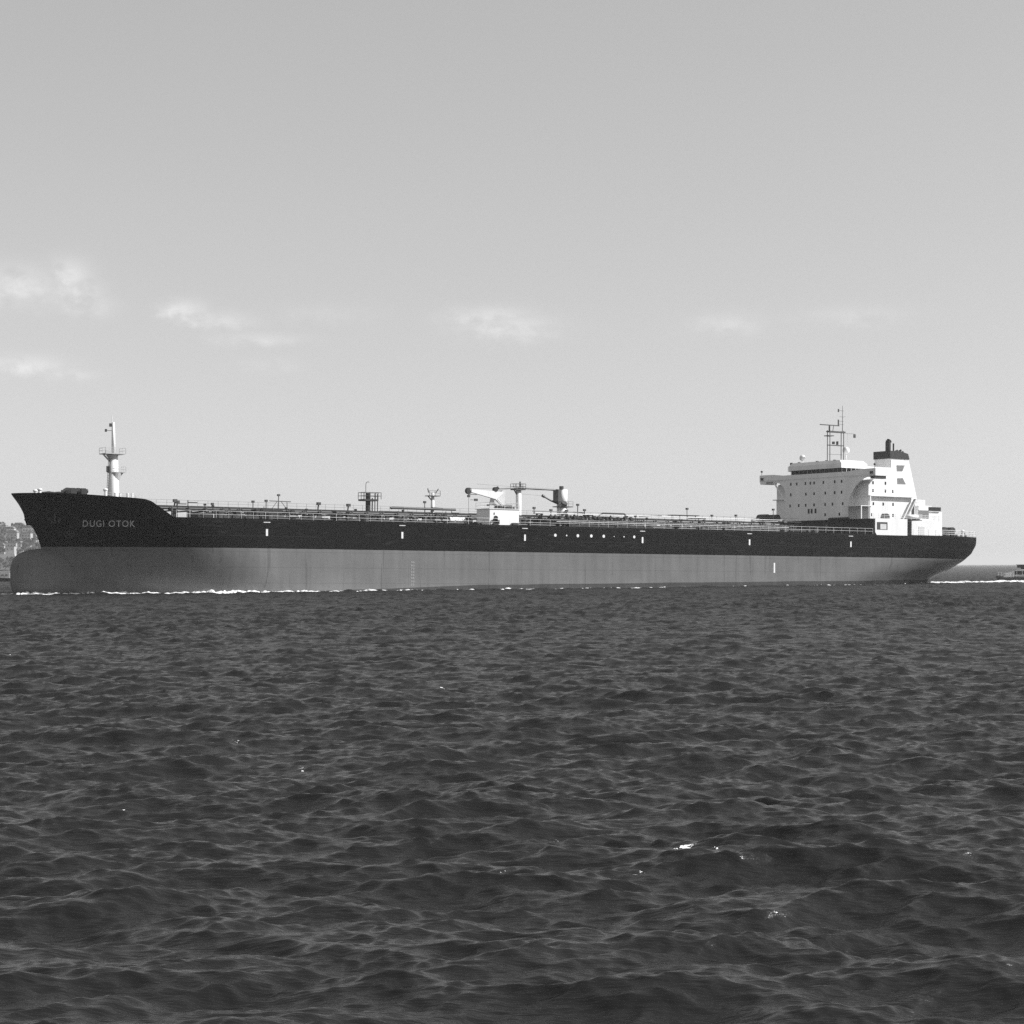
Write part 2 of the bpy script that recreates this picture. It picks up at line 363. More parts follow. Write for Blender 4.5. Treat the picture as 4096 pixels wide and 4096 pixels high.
edge = T_('ADD', 6.1, T_('MULTIPLY', T_('SUBTRACT', hn(0.5, (1, 1, 0.2)), 0.5), 0.08))
below = T_('LESS_THAN', sp.outputs[2], edge)
streak = hn(0.9, (1, 1, 0.07)); blot = hn(0.16, (1, 1, 1.6))
grey = T_('MULTIPLY', 0.150, T_('ADD', 0.60, T_('ADD', T_('MULTIPLY', streak, 0.42), T_('MULTIPLY', blot, 0.38))))
black = T_('MULTIPLY', 0.006, T_('ADD', 0.7, T_('ADD', T_('MULTIPLY', streak, 0.5), T_('MULTIPLY', blot, 0.5))))
# plating seams on the topside: thin worn lines
seam = T_('LESS_THAN', T_('ABSOLUTE', T_('SUBTRACT', T_('FLOORED_MODULO', sp.outputs[2], 2.35), 0.9)), 0.035)
seam = T_('MULTIPLY', seam, T_('GREATER_THAN', hn(0.09, (1, 1, 1)), 0.5))
vseam = T_('LESS_THAN', T_('FLOORED_MODULO', T_('ADD', sp.outputs[0], T_('MULTIPLY', T_('FLOOR', T_('DIVIDE', sp.outputs[2], 2.35)), 4.1)), 9.3), 0.09)
anyseam = T_('MAXIMUM', T_('LESS_THAN', T_('ABSOLUTE', T_('SUBTRACT', T_('FLOORED_MODULO', sp.outputs[2], 2.35), 0.9)), 0.045), vseam)
grey = T_('MULTIPLY', grey, T_('SUBTRACT', 1.0, T_('MULTIPLY', anyseam, 0.16)))
# dark drip stains from the deck edge and scuppers
drip = T_('GREATER_THAN', hn(1.1, (1, 1, 0.03), 3), 0.66)
grey = T_('MULTIPLY', grey, T_('SUBTRACT', 1.0, T_('MULTIPLY', drip, 0.22)))
black = T_('ADD', black, T_('MULTIPLY', seam, 0.015)); black = T_('ADD', black, T_('MULTIPLY', vseam, 0.005))
# rubbed fender patches and scratches
rub = T_('MULTIPLY', T_('GREATER_THAN', hn(0.35, (1, 1, 6), 7), 0.64), 0.010); black = T_('ADD', black, rub)
# slime band at the loaded-down edge of the water
geo = t.nodes.new('ShaderNodeNewGeometry'); sg = t.nodes.new('ShaderNodeSeparateXYZ'); t.links.new(geo.outputs['Position'], sg.inputs[0])
slime = T_('LESS_THAN', sg.outputs[2], T_('ADD', T_('MINIMUM', 0.65, T_('MULTIPLY', T_('ADD', sp.outputs[0], 42), 0.022)), T_('MULTIPLY', hn(0.05, (1, 1, 1)), 0.4)))
slime = T_('MULTIPLY', slime, 1.0)
grey = T_('MULTIPLY', grey, T_('SUBTRACT', 1.0, T_('MULTIPLY', slime, 0.6)))
mixv = T_('ADD', T_('MULTIPLY', below, grey), T_('MULTIPLY', T_('SUBTRACT', 1.0, below), black))
t.links.new(mixv, b.inputs['Base Color']); b.inputs['Roughness'].default_value = 0.7; b.inputs['Specular IOR Level'].default_value = 0.04
# faint plate buckling
bpn = t.nodes.new('ShaderNodeBump'); bpn.inputs['Strength'].default_value = 0.35; bpn.inputs['Distance'].default_value = 0.12
t.links.new(hn(0.45, (1, 1, 1.2), 2), bpn.inputs['Height']); t.links.new(bpn.outputs[0], b.inputs['Normal'])
hull = hb.build('hull', hm_, ship, smooth=True)
hull['label'] = 'dark topside over a paler grey underwater hull with bulbous nose'

def on_hull(X, z, off=0.03): return (X, -half(X, z)-off, z)
def patch(x0, x1, z0, z1, off=0.035, nx=3, nz=3):
    m = MB(); vs = []
    for i in range(nx+1):
        for j in range(nz+1):
            X = x0+(x1-x0)*i/nx; z = z0+(z1-z0)*j/nz; vs.append(on_hull(X, z, off))
    fs = [(i*(nz+1)+j, (i+1)*(nz+1)+j, (i+1)*(nz+1)+j+1, i*(nz+1)+j+1) for i in range(nx) for j in range(nz)]
    m.add(vs, fs); return m
for X in (-50.3, -26.8, -3.5, 20.9, 45.1, 70.0):
    patch(X-.17, X+.17, 7.98, 9.0).build('tug_mark', 'hullmark', hull)
    mm = patch(X-.55, X+.55, 9.95, 10.08, nx=4); mm.build('fender_bracket_mark', 'letter', hull)
patch(50.85, 51.2, 3.05, 4.85).build('draught_bar', 'hullmark', hull)
for X, r in ((2.6, .26), (4.9, .14), (7.2, .27), (10.0, .27), (12.6, .27), (14.8, .08), (16.9, .12), (19.1, .24)):
    m = MB(); z = 9.0; n = 12
    m.add([(X+r*math.cos(2*math.pi*k/n), -16.04, z+r*math.sin(2*math.pi*k/n)) for k in range(n)], [tuple(range(n))]); m.build('white_disc', 'hullmark', hull)
def text_part(body, size, X0, X1, z0, matn, name, parent, off=0.04, bold=0.0, shear=0.0):
    cu = bpy.data.curves.new('txt', 'FONT'); cu.body = body; cu.size = 1; cu.resolution_u = 4; cu.offset = bold; cu.space_character = 1.15
    o = bpy.data.objects.new('txt', cu); C.objects.link(o); bpy.context.view_layer.update()
    me = bpy.data.meshes.new_from_object(o.evaluated_get(bpy.context.evaluated_depsgraph_get())); bpy.data.objects.remove(o)
    xsv = [v.co.x for v in me.vertices]; ys = [v.co.y for v in me.vertices]; a, b_ = min(xsv), max(xsv); h0, h1 = min(ys), max(ys)
    for v in me.vertices:
        z = z0+(v.co.y-h0)/(h1-h0)*size; X = X0+(v.co.x-a)/(b_-a)*(X1-X0)-(z-z0)*shear
        v.co = on_hull(X, z, off)
    me.materials.clear(); me.materials.append(M[matn]); o = bpy.data.objects.new(name, me); C.objects.link(o); o.parent = parent; return o
text_part('DUGI', 0.92, -75.85, -73.45, 9.0, 'letter', 'ship_name', hull, bold=0.005, shear=0.38)
text_part('OTOK', 0.92, -72.95, -69.75, 9.0, 'letter', 'ship_name', hull, bold=0.005, shear=0.30)
for i, n_ in enumerate(range(9, 1, -1)):
    text_part(str(n_*10), 0.28, -25.2, -24.6, 0.6+(n_-2)*0.5, 'tan', 'draught_figure', hull)
# bulb mark, bow thruster mark, anchors
ring = [on_hull(-77.0+0.5*math.cos(a), 7.9+.45*math.sin(a), .05) for a in np.linspace(0, 2*math.pi, 14)]
MB().tube(ring, .06, 4, cap=False).tube([on_hull(-77.4, 7.6, .05), on_hull(-76.6, 8.2, .05)], .06, 4).tube([on_hull(-77.4, 8.2, .05), on_hull(-76.6, 7.6, .05)], .06, 4).build('thruster_mark', 'faint', hull)
MB().tube([on_hull(-74.0+.7*math.cos(a), 7.1-.3*math.sin(a), .05) for a in np.linspace(0, math.pi, 9)], .06, 4).build('bulb_mark', 'faint', hull)
for sgn in (-1, 1):
    X, z = -79.3, 10.6; y = half(X, z)
    m = MB().tube([(X, sgn*(y+.3), z+.9), (X, sgn*(y+.1), z-.9)], .16, 6).tube([(X-.8, sgn*(y-.2), z-.3), (X-.4, sgn*(y+.15), z-1.0), (X+.4, sgn*(y+.35), z-1.0), (X+.8, sgn*(y+.5), z-.3)], .2, 6)
    m.build('anchor', 'dark', ship)

# decks
def deck_mesh(x0, x1, z, inset, n=60, zfun=None):
    m = MB(); xsx = np.linspace(x0, x1, n); L_ = []; R_ = []
    for X in xsx:
        zz = zfun(X) if zfun else z; h = max(0, half(X, zz)-inset); L_.append((X, -h, zz)); R_.append((X, h, zz))
    vs = L_+[(X, 0, (zfun(X) if zfun else z)+.35) for X in xsx]+R_
    fs = []
    for i in range(n-1): fs += [(i, i+1, n+i+1, n+i), (n+i, n+i+1, 2*n+i+1, 2*n+i)]
    m.add(vs, fs); return m
deck_mesh(-66.5, 109.3, 10.38, .03, 120).build('main_deck', 'deck', ship)
fd = deck_mesh(-80.8, -68.6, 12.8, .05, 30, lambda X: ztop(X)-.6); fd.build('forecastle_deck', 'deck', ship)
MB().box(-68.6, -68.3, -13.4, 13.4, 10.4, 12.3).build('forecastle_bulkhead', 'dark', ship)
# rails: main deck edges, poop
r_ = MB(); xx = list(np.linspace(-64.5, 75.8, 36))
r_.rail([on_hull(X, 10.5, -.12) for X in xx], 1.05, 2.0, 2, .026, .022); r_.build('deck_railing', 'white', ship)
r_ = MB(); r_.rail([(X, half(X, 10.5)-.12, 10.5) for X in xx], 1.05, 2.6, 2, .018, .018); r_.build('deck_railing', 'lightgrey', ship)
r_ = MB(); xx = list(np.linspace(86.5, 109.2, 12)); pts = [on_hull(X, 10.5, -.1) for X in xx]+[(109.3, y, 10.5) for y in (-5, 0, 5)]+[(X, half(X, 10.5)-.1, 10.5) for X in xx[::-1]]
r_.rail(pts, 1.1, 1.5, 3, .04, .035); r_.build('poop_railing', 'white', ship)
r_ = MB(); r_.rail([on_hull(X, ztop(X)-.05, -.15) for X in np.linspace(-74.5, -69.4, 6)], .55, 1.3, 2, .035, .03); r_.build('forecastle_railing', 'white', ship)

# forecastle gear
m = MB(); zf_ = 13.2
for x in (-77.0, -75.4):
    m.tube([(x, -3.5, zf_+.8), (x, -6.5, zf_+.8)], .5, 12); m.box(x-.3, x+.4, -6.5, -5.9, zf_, zf_+1.5); m.tube([(x, -4.4, zf_+.8), (x, -4.2, zf_+.8)], .85, 12); m.box(x-.5, x+.5, -3.4, -2.9, zf_, zf_+1.3); m.box(x-.45, x+.45, -6.9, -6.6, zf_, zf_+1.35)
m.tube([(-76.2, -4.5, zf_+1.0), (-74.0, -4.5, zf_+1.2)], .3, 8); m.build('windlass', 'dark', ship)
m = MB()
for x in (-77.0, -75.4): m.tube([(x, 3.5, zf_+.8), (x, 6.5, zf_+.8)], .6, 12); m.box(x-.5, x+.5, 2.9, 3.4, zf_, zf_+1.3)
m.build('windlass', 'dark', ship)
for x, y in ((-80.4, -2), (-79.6, 2.2), (-72.6, -8), (-73.5, 6)):
    MB().cyl(x, y, 13.0, 14.45, .24, 10).ball(x, y, 14.5, .38, .38, .24).build('mushroom_vent', 'white', ship)
for x, y in ((-72.0, -11.2), (-70.6, -12.4)):
    MB().cyl(x-.35, y, 12.7, 13.9, .2, 8).cyl(x+.35, y, 12.7, 13.9, .2, 8).box(x-.8, x+.8, y-.3, y+.3, 12.7, 12.85).build('bollard', 'white', ship)

# foremast
fm = MB().tube([(-68.2, 0, 10.6), (-68.2, 0, 13.6), (-68.2, 0, 20.0)], [.95, .86, .62], 20).tube([(-68.2, 0, 20.0), (-68.3, 0, 25.2)], .30, 12, .2).build('foremast', 'white', ship, smooth=True)
MB().tube([(-68.5, 0, 20.2), (-68.5, 0, 26.2)], .09, 8, .05).build('pole', 'white', fm)
MB().box(-70.0, -66.8, -1.3, 1.3, 20.3, 20.42).tube([(-68.3, 0, 19.6), (-68.4, 0, 20.3)], .60, 14, 1.0).box(-70.05, -69.2, -1.3, -1.24, 20.42, 20.8).rail([(-70, -1.3, 20.42), (-66.8, -1.3, 20.42), (-66.8, 1.3, 20.42), (-70, 1.3, 20.42), (-70, -1.3, 20.42)], .85, 1.4, 2, .025, .03).tube([(-69.9, 0, 20.3), (-68.8, 0, 19.2)], .12, 6).build('platform', 'tan', fm)
MB().box(-68.9, -66.6, -.9, .9, 17.55, 17.66).tube([(-68.0, 0, 16.5), (-67.9, 0, 17.55)], .72, 14, .98).tube([(-66.8, 0, 17.6), (-67.5, 0, 16.4)], .15, 6).rail([(-68.9, -.9, 17.66), (-66.6, -.9, 17.66), (-66.6, .9, 17.66)], .8, 1, 2, .025, .025).build('platform', 'tan', fm)
MB().box(-69.3, -69.0, -.2, .2, 17.6, 18.5).tube([(-69.1, 0, 18), (-68.6, 0, 18)], .05, 5).build('mast_light', 'dark', fm)
m = MB(); m.tube([(-69.25, -.25, 13), (-68.9, -.25, 20.2)], .04, 4); m.tube([(-69.25, .25, 13), (-68.9, .25, 20.2)], .04, 4)
for i in range(18): zz = 13.3+i*.38; xq = -69.25+.35*(zz-13)/7.2; m.tube([(xq, -.25, zz), (xq, .25, zz)], .03, 4)
m.build('ladder', 'pipe', fm)
MB().tube([(-68.5, 0, 23.9), (-69.5, 0, 23.9)], .05, 4).box(-69.6, -69.35, -.15, .15, 23.7, 24.1).box(-68.9, -68.6, -.15, .15, 24.5, 25).build('navigation_light', 'dark', fm)

# ---- deck pipework
pr = random.Random(21)
def pipe(y, z, r, x0, x1, mm='pipe'):
    MB().tube([(x0, y, z), (x1, y, z)], r, 8).build('pipeline', mm, ship)
for y, z, r, x0, x1, mm in ((-2.6, 12.28, .22, -62, 71, 'dark'), (-1.6, 12.28, .26, -60, 71, 'pipe'), (-.5, 12.3, .22, -58, 70, 'dark'), (.8, 12.3, .24, -56, 70, 'pipe'),
                            (2.0, 12.3, .18, -50, 70, 'dark'), (-3.6, 10.95, .16, -52, 66, 'dark'), (3.2, 12.9, .16, -20, 60, 'dark'), (-2.2, 13.35, .17, -21.0, -8.3, 'dark'),
                            (-9.5, 10.85, .12, -48, 60, 'dark'), (-6.0, 11.0, .13, -40, 40, 'dark'), (-2.4, 13.2, .05, 8, 70, 'white')):
    pipe(y, z, r, x0, x1, mm)
# catwalk above the pipes
cw = MB().box(-63.5, 70.5, -1.2, .2, 12.48, 12.78); cw = cw.build('catwalk', 'dark', ship)
MB().rail([(x, -1.2, 12.78) for x in np.linspace(-63.5, 70.5, 40)], .85, 2.2, 2, .02, .02).build('catwalk_railing', 'pipe', cw)
MB().tube([(8, -1.35, 12.95), (71, -1.35, 12.95)], .05, 6).build('cable_tray', 'white', cw)
base = MB().box(-.12, .12, -3.2, -3.0, 10.4, 12.65).box(-.12, .12, 2.5, 2.7, 10.4, 12.65).box(-.15, .15, -3.3, 2.8, 11.8, 12.0).build('pipe_support', 'pipe', ship)
base.location = (-60, 0, 0)
for i in range(1, 46): instance(base, (-60+i*2.85, 0, 0), ship)
# hatch coamings, valves, vents
hat = MB().cyl(0, 0, 10.4, 11.35, .65, 12).cyl(0, 0, 11.36, 11.5, .75, 12).tube([(-.75, 0, 11.4), (-.75, 0, 11.9), (.1, 0, 11.9)], .05, 5).build('tank_hatch', 'pipe', ship)
hat.location = (-55, -9, 0)
for i in range(1, 16): instance(hat, (-55+i*8.1+pr.uniform(-1, 1), pr.choice((-9, -7.5, -11)), 0), ship, pr.uniform(0, 6))
val = MB().cyl(0, 0, 10.4, 11.7, .22, 8).tube([(-.6, 0, 11.1), (.6, 0, 11.1)], .3, 8).tube([(0, -.28, 11.8), (0, .28, 11.8)], .34, 10).build('deck_valve', 'dark', ship)
val.location = (-50, -5, 0)
for i in range(1, 62): instance(val, (-54+i*2.0+pr.uniform(-1.0, 1.0), pr.choice((-5, -7, -12, -4.2)), 0), ship, pr.uniform(0, 3))
vp = MB().tube([(0, 0, 10.4), (0, 0, 13.9)], .07, 6).box(-.2, .2, -.2, .2, 13.75, 14.1).build('vent_post', 'pipe', ship)
vp.location = (-51.9, 0, -.7)
for x, dz in ((-45.0, -.2), (-42.7, .05), (-13.2, .8), (43.6, 1.2), (49.6, -.2), (55.5, .0), (64.9, 1.7)):
    c = instance(vp, (x, -.2, dz*.8), ship)
# heavier lamp posts
for x, z in ((-33.2, 13.6), (-27.7, 13.5), (-58.2, 13.4), (-57.8, 13.2)):
    MB().tube([(x-.4, 0, 10.5), (x, 0, z)], .12, 6).box(x-.25, x+.3, -.3, .3, z-.05, z+.4).build('lamp_post', 'pipe', ship)
# cross-tree post
MB().tube([(-40.4, 0, 12.7), (-40.4, 0, 14.9)], .07, 6).tube([(-42, 0, 14.0), (-38.2, 0, 13.95)], .08, 5).tube([(-41.6, 0, 12.7), (-40.6, 0, 14)], .05, 4).tube([(-38.9, 0, 12.7), (-40, 0, 14)], .05, 4).tube([(-38.9, 0, 12.7), (-38.9, 0, 14)], .05, 4).box(-40.6, -40.2, -.2, .2, 14.8, 15.1).build('cross_post', 'pipe', ship)
MB().box(-46.5, -42.0, -4.5, -1, 10.45, 12.4).build('valve_cabinet', 'dark', ship)
MB().box(-56.5, -54, -5, -2, 10.45, 11.6).tube([(-53, -4, 11.2), (-49, -4, 11.2)], .35, 8).build('valve_cabinet', 'dark', ship)
# vent riser with platform
vr = MB().tube([(-24.0, 0, 10.5), (-24.0, 0, 15.75)], .42, 12).tube([(-23.2, 0, 10.5), (-23.2, 0, 15.0)], .1, 6).tube([(-22.7, 0, 10.5), (-22.7, 0, 15.7)], .08, 6).tube([(-22.2, 0, 10.5), (-22.2, 0, 15.7)], .08, 6).build('vent_riser', 'dark', ship)
MB().box(-25.3, -22.6, -1, 1, 14.45, 14.75).build('platform', 'dark', vr)
MB().rail([(-25.3, -1, 14.75), (-22.1, -1, 14.75), (-22.1, 1, 14.75), (-25.3, 1, 14.75), (-25.3, -1, 14.75)], 1.1, 1.2, 2, .05, .05).build('platform_railing', 'dark', vr)
MB().tube([(-25.0, -1, 15.8), (-25.0, -1, 17.1), (-24.9, -1, 17.45), (-24.6, -1, 17.6), (-24.35, -1, 17.5)], .05, 5).build('hook_lamp', 'dark', vr)
# upper pipe bridge
MB().tube([(-20.5, -1.8, 13.1), (-20.5, -1.8, 13.5), (-18.2, -1.8, 13.5), (-18.2, -1.8, 13.1)], .08, 6).tube([(-12.8, -1.8, 12.8), (-12.8, -1.8, 13.6), (-10.6, -1.8, 13.5)], .1, 6).build('pipe_loop', 'dark', ship)
# slim post mast
pm = MB().tube([(-11.6, 0, 10.5), (-11.5, 0, 16.2)], .38, 14, .26).build('post_mast', 'white', ship, smooth=True)
MB().box(-12.6, -10.5, -.8, .8, 15.6, 15.72).tube([(-12.4, 0, 15.6), (-11.7, 0, 14.9)], .1, 5).rail([(-12.6, -.8, 15.72), (-10.5, -.8, 15.72)], .8, .9, 2, .03, .04).tube([(-12.3, 0, 16.2), (-12.5, 0, 16.9)], .1, 5).tube([(-10.9, 0, 16.2), (-10.4, 0, 16.9)], .08, 5).build('platform', 'pipe', pm)

# ---- midship deckhouse and cranes
dh = MB().box(-7.8, -2.0, -12.0, -8.0, 10.45, 13.25).build('deck_house', 'white', ship)
MB().box(-8.0, -1.8, -12.15, -7.85, 13.25, 13.34).build('roof', 'white', dh)
MB().rail([(-7.9, -12.1, 13.34), (-1.9, -12.1, 13.34), (-1.9, -7.9, 13.34), (-7.9, -7.9, 13.34), (-7.9, -12.1, 13.34)], .95, 1.4, 2, .035, .03).build('roof_railing', 'lightgrey', dh)
arch = MB(); pts = [(-6.9+.42*math.cos(a), -12.35, 10.95+.42*math.sin(a)+.25) for a in np.linspace(-.5, math.pi+.5, 12)]; arch.tube(pts, .17, 7); arch.box(-7.4, -6.4, -12.6, -12.1, 10.4, 10.85); arch.build('chock', 'dark', dh)
MB().box(-3.5, -2.5, -12.7, -12.02, 10.45, 11.0).build('locker', 'dark', dh)
MB().box(-7.0, -6.85, -12.06, -12.002, 12.3, 12.65).build('vent_grille', 'dark', dh)
MB().box(-5.2, -4.6, -11, -9.6, 13.34, 13.9).tube([(-4.1, -10.5, 13.34), (-4.1, -10.5, 13.9), (-2.4, -10.5, 13.9)], .12, 6).box(-3.6, -2.2, -11, -9.5, 13.34, 13.7).build('roof_machinery', 'dark', dh)
# crane with tapered white boom
cr = MB().tube([(1.6, 0, 10.5), (1.6, 0, 14.6)], .62, 14).build('deck_crane', 'cream', ship, smooth=True)
MB().prism([(.3, 14.45), (2.6, 14.45), (2.75, 17.0), (2.2, 17.0), (.6, 15.6)], 'y', -.75, .75).build('crane_housing', 'lightgrey', cr)
MB().prism([(-4.9, 16.55), (-4.9, 17.0), (-2, 16.9), (1.6, 16.75), (2.0, 16.55), (.6, 15.5), (.2, 15.45)], 'y', -1.35, -.78).build('boom', 'white', cr)
MB().tube([(.4, -1.1, 15.45), (2.0, -1.1, 14.1)], .13, 8).tube([(.7, -1.35, 15.4), (2.2, -1.35, 14.15)], .08, 8).build('boom_cylinder', 'white', cr)
MB().tube([(-5.05, -1.35, 16.7), (-5.05, -.78, 16.7)], .55, 12).build('boom_sheave', 'dark', cr)
MB().tube([(.4, -1.4, 17.1), (.4, -.8, 17.1)], .42, 12).tube([(.3, -1.1, 17.0), (1.0, -1.1, 17.4)], .3, 8).build('hoist_winch', 'black', cr)
MB().tube([(-5.0, -1.1, 16.5), (-5.0, -1.1, 13.2)], .03, 4).box(-5.2, -4.8, -1.3, -.9, 15.6, 16.0).box(-3.8, -3.2, -1.2, -.9, 15.0, 15.4).box(-5.1, -3.4, -1.2, -1.0, 16.05, 16.15).box(-4.6, -3.2, -1.2, -1.0, 15.15, 15.22).box(-1.2, -.8, -1.2, -.9, 14.2, 14.5).build('hook_block', 'pipe', cr)
MB().tube([(2.3, 0, 17.0), (3.4, 0, 13.5)], .04, 4).tube([(2.0, 0, 16.9), (1.1, -.2, 13.5)], .04, 4).tube([(2.6, .3, 16.9), (4.4, .3, 13.4)], .04, 4).build('backstay', 'lightgrey', cr)
# king post
kp = MB().tube([(6.0, 0, 10.5), (6.0, 0, 12.4), (6.0, 0, 17.2)], [.62, .5, .47], 16).build('king_post', 'white', ship, smooth=True)
MB().tube([(6.5, -.6, 12.6), (7.6, -.9, 10.6)], .14, 6).build('brace', 'white', kp)
MB().box(4.9, 6.9, -.9, .9, 17.2, 17.38).tube([(5.1, 0, 17.2), (5.7, 0, 16.3)], .12, 6).build('platform', 'pipe', kp)
MB().rail([(4.9, -.9, 17.38), (6.9, -.9, 17.38), (6.9, .9, 17.38), (4.9, .9, 17.38), (4.9, -.9, 17.38)], .9, .9, 2, .04, .04).tube([(6.3, 0, 17.4), (6.3, 0, 18.7)], .14, 6).build('platform_railing', 'pipe', kp)
# after pedestal and jib
pc = MB().tube([(15.3, 0, 10.5), (15.3, 0, 14.6)], .92, 18).tube([(15.3, 0, 14.6), (15.3, 0, 17.6)], .92, 18).build('crane_pedestal', 'white', ship, smooth=True)
MB().box(13.9, 14.6, -.8, .8, 15.4, 17.5).tube([(14.8, -.5, 17.6), (14.8, -.5, 18.15)], .4, 8).build('machinery_house', 'pipe', pc)
MB().box(14.0, 16.9, -1.1, 1.1, 14.45, 14.6).rail([(14, -1.1, 14.6), (16.9, -1.1, 14.6)], .85, 1, 2, .03, .03).build('platform', 'pipe', pc)
MB().tube([(15.0, -1.0, 14.9), (15.0, -1.25, 15.2)], .55, 12).build('slew_motor', 'pipe', pc)
MB().tube([(14.6, 0, 15.0), (12.8, 0, 15.6), (11.2, 0, 16.3)], [.2, .16, .13], 8).tube([(11.5, 0, 16.2), (11.0, 0, 16.4)], .25, 8).build('jib', 'dark', pc)
MB().tube([(14.3, 0, 17.4), (6.2, 0, 17.3), (1, -1, 17.35), (-5.0, -1.1, 17.1)], .03, 4).tube([(11.1, 0, 16.35), (6.5, 0, 16.55)], .02, 4).tube([(5.2, 0, 17.75), (-3.4, -1.1, 17.9)], .02, 4).build('hoist_wire', 'pipe', pc)
MB().tube([(14.5, 0, 17.45), (6.0, -.5, 17.55), (.7, -1.1, 17.2)], [.16, .13, .10], 8).build('long_boom', 'pipe', pc)  # boom in shadow: its shade is put into the dark grey colour
# manifold abaft the king post
mf = MB()
for i in range(9):
    x = 8.4+i*1.75; mf.tube([(x, -11.0, 11.6), (x, -3.0, 11.6), (x, -1.5, 12.2)], .3, 8); mf.tube([(x, -11.3, 11.6), (x, -11.0, 11.6)], .48, 10)
mf.box(8, 25.5, -4.6, -1.4, 10.45, 12.2); mf.box(8, 25.5, -10.6, -10.2, 10.45, 11.3).box(8, 25.5, -5.6, -5.2, 10.45, 11.3); mf = mf.build('cargo_manifold', 'dark', ship)
m = MB()
for i in range(16): x = 8+i*1.15; y = pr.uniform(-9, -3); m.cyl(x, y, 11.7, 12.4+pr.uniform(0, .6), .12, 6); m.tube([(x, y-.3, 12.5), (x, y+.3, 12.5)], .28, 8)
m.build('valve_group', 'dark', mf)
MB().box(8, 26, -12.4, -11.6, 10.5, 10.95).build('drip_tray', 'dark', mf)
for x, z in ((8.6, 14.2), (12.2, 13.9), (15.6, 13.9), (18.0, 15.0), (19.5, 14.1)):
    MB().tube([(x, -1, 12.4), (x, -1, z)], .09, 6).box(x-.22, x+.22, -1.2, -.8, z-.25, z+.1).build('lamp_post', 'pipe', ship)
MB().tube([(17.0, -1, 13.6), (19.4, -1, 13.5)], .1, 6).tube([(8, -1.3, 13.55), (18, -1.3, 13.55)], .06, 5).build('hose_rail', 'pipe', ship)
MB().tube([(22.0, -2, 13.15), (22.8, -2, 13.5), (27.6, -2, 13.5), (28.4, -2, 13.0)], .15, 7).tube([(31, -2, 13.1), (36.2, -2, 13.35)], .09, 6).build('pipe_loop', 'dark', ship)
# monitor gantry
MB().box(39.3, 45.6, -1.4, .2, 13.55, 13.68).tube([(39.4, -1, 12.7), (39.4, -1, 13.6)], .07, 5).tube([(41.2, -1, 12.7), (41.2, -1, 13.6)], .07, 5).tube([(43.0, -1, 12.7), (43.0, -1, 13.6)], .07, 5).tube([(45, -1, 12.7), (45, -1, 13.6)], .07, 5).box(44.0, 46.6, -1.3, 0, 13.05, 13.2).build('gantry', 'dark', ship)
m = MB()
for i in range(26):
    x = 27+i*1.6+pr.uniform(-.5, .5); m.tube([(x, -7-pr.random()*3, 10.4), (x, -7, 11.6+pr.uniform(0, .7))], .06, 5); m.box(x-.25, x+.25, -8, -7.6, 10.45, 11.5+pr.uniform(0, .8)); m.tube([(x, -9, 11), (x+1.6, -9, 11)], .25, 7)
m.build('deck_fittings', 'dark', ship)
m = MB()
for i in range(28): x = -54+i*1.75+pr.uniform(-.5, .5); m.tube([(x, -7-pr.random()*3, 10.4), (x, -7, 11.6+pr.uniform(0, .7))], .06, 5); m.box(x-.3, x+.3, -7.2, -6.7, 10.45, 11.4+pr.uniform(0, .6)); m.tube([(x, -8, 10.9), (x+1.1, -8, 10.9)], .3, 7)
m.build('deck_fittings', 'dark', ship)
for i in range(80):
    m = MB(); x = pr.uniform(-60, 70); y = pr.choice((-4.5, -6, 1.5, 3)); zt_ = 12.3+abs(pr.gauss(0, .45))
    m.tube([(x, y, 10.4), (x, y, zt_)], .06, 5)
    if pr.random() < .5: m.box(x-.18, x+.18, y-.15, y+.15, zt_-.2, zt_+.08)
    if pr.random() < .3: m.tube([(x, y, zt_-.3), (x+1.5, y, zt_-.3)], .08, 5)
    m.build('standpipe', 'black', ship)
m = MB()
for i in range(24):
    x = 8+i*.78; h = pr.uniform(12.0, 13.1); m.tube([(x, -4.2, 10.5), (x, -4.2, h), (x+.4, -2, h)], .17, 6); m.box(x-.3, x+.3, -6.4, -5.8, 10.45, pr.uniform(11.2, 12.2))
m.build('manifold_risers', 'black', ship)
MB().box(-20.5, -13.0, 3.5, 6.5, 10.45, 12.0).build('store_locker', 'cream', ship)
MB().tube([(-12.6, -7, 11.4), (-9.6, -7, 11.4)], .55, 10).build('air_receiver', 'white', ship)
# long white fire main near the edge
MB().tube([(4, -14.4, 11.35), (56, -14.4, 11.35)], .045, 6).build('fire_main', 'white', ship)
# mooring winches forward of the bridge
m = MB()
for x in (65.0, 67.6): m.tube([(x, 1.5, 13.7), (x, 4.0, 13.7)], .75, 14); m.box(x-.9, x+.9, 1.2, 4.3, 12.3, 13.0)
m.tube([(62.0, 2.5, 13.2), (64.4, 2.5, 13.5)], .3, 8).build('mooring_winch', 'dark', ship)
MB().box(61, 72.5, .5, 5, 10.45, 12.6).build('winch_platform', 'dark', ship)

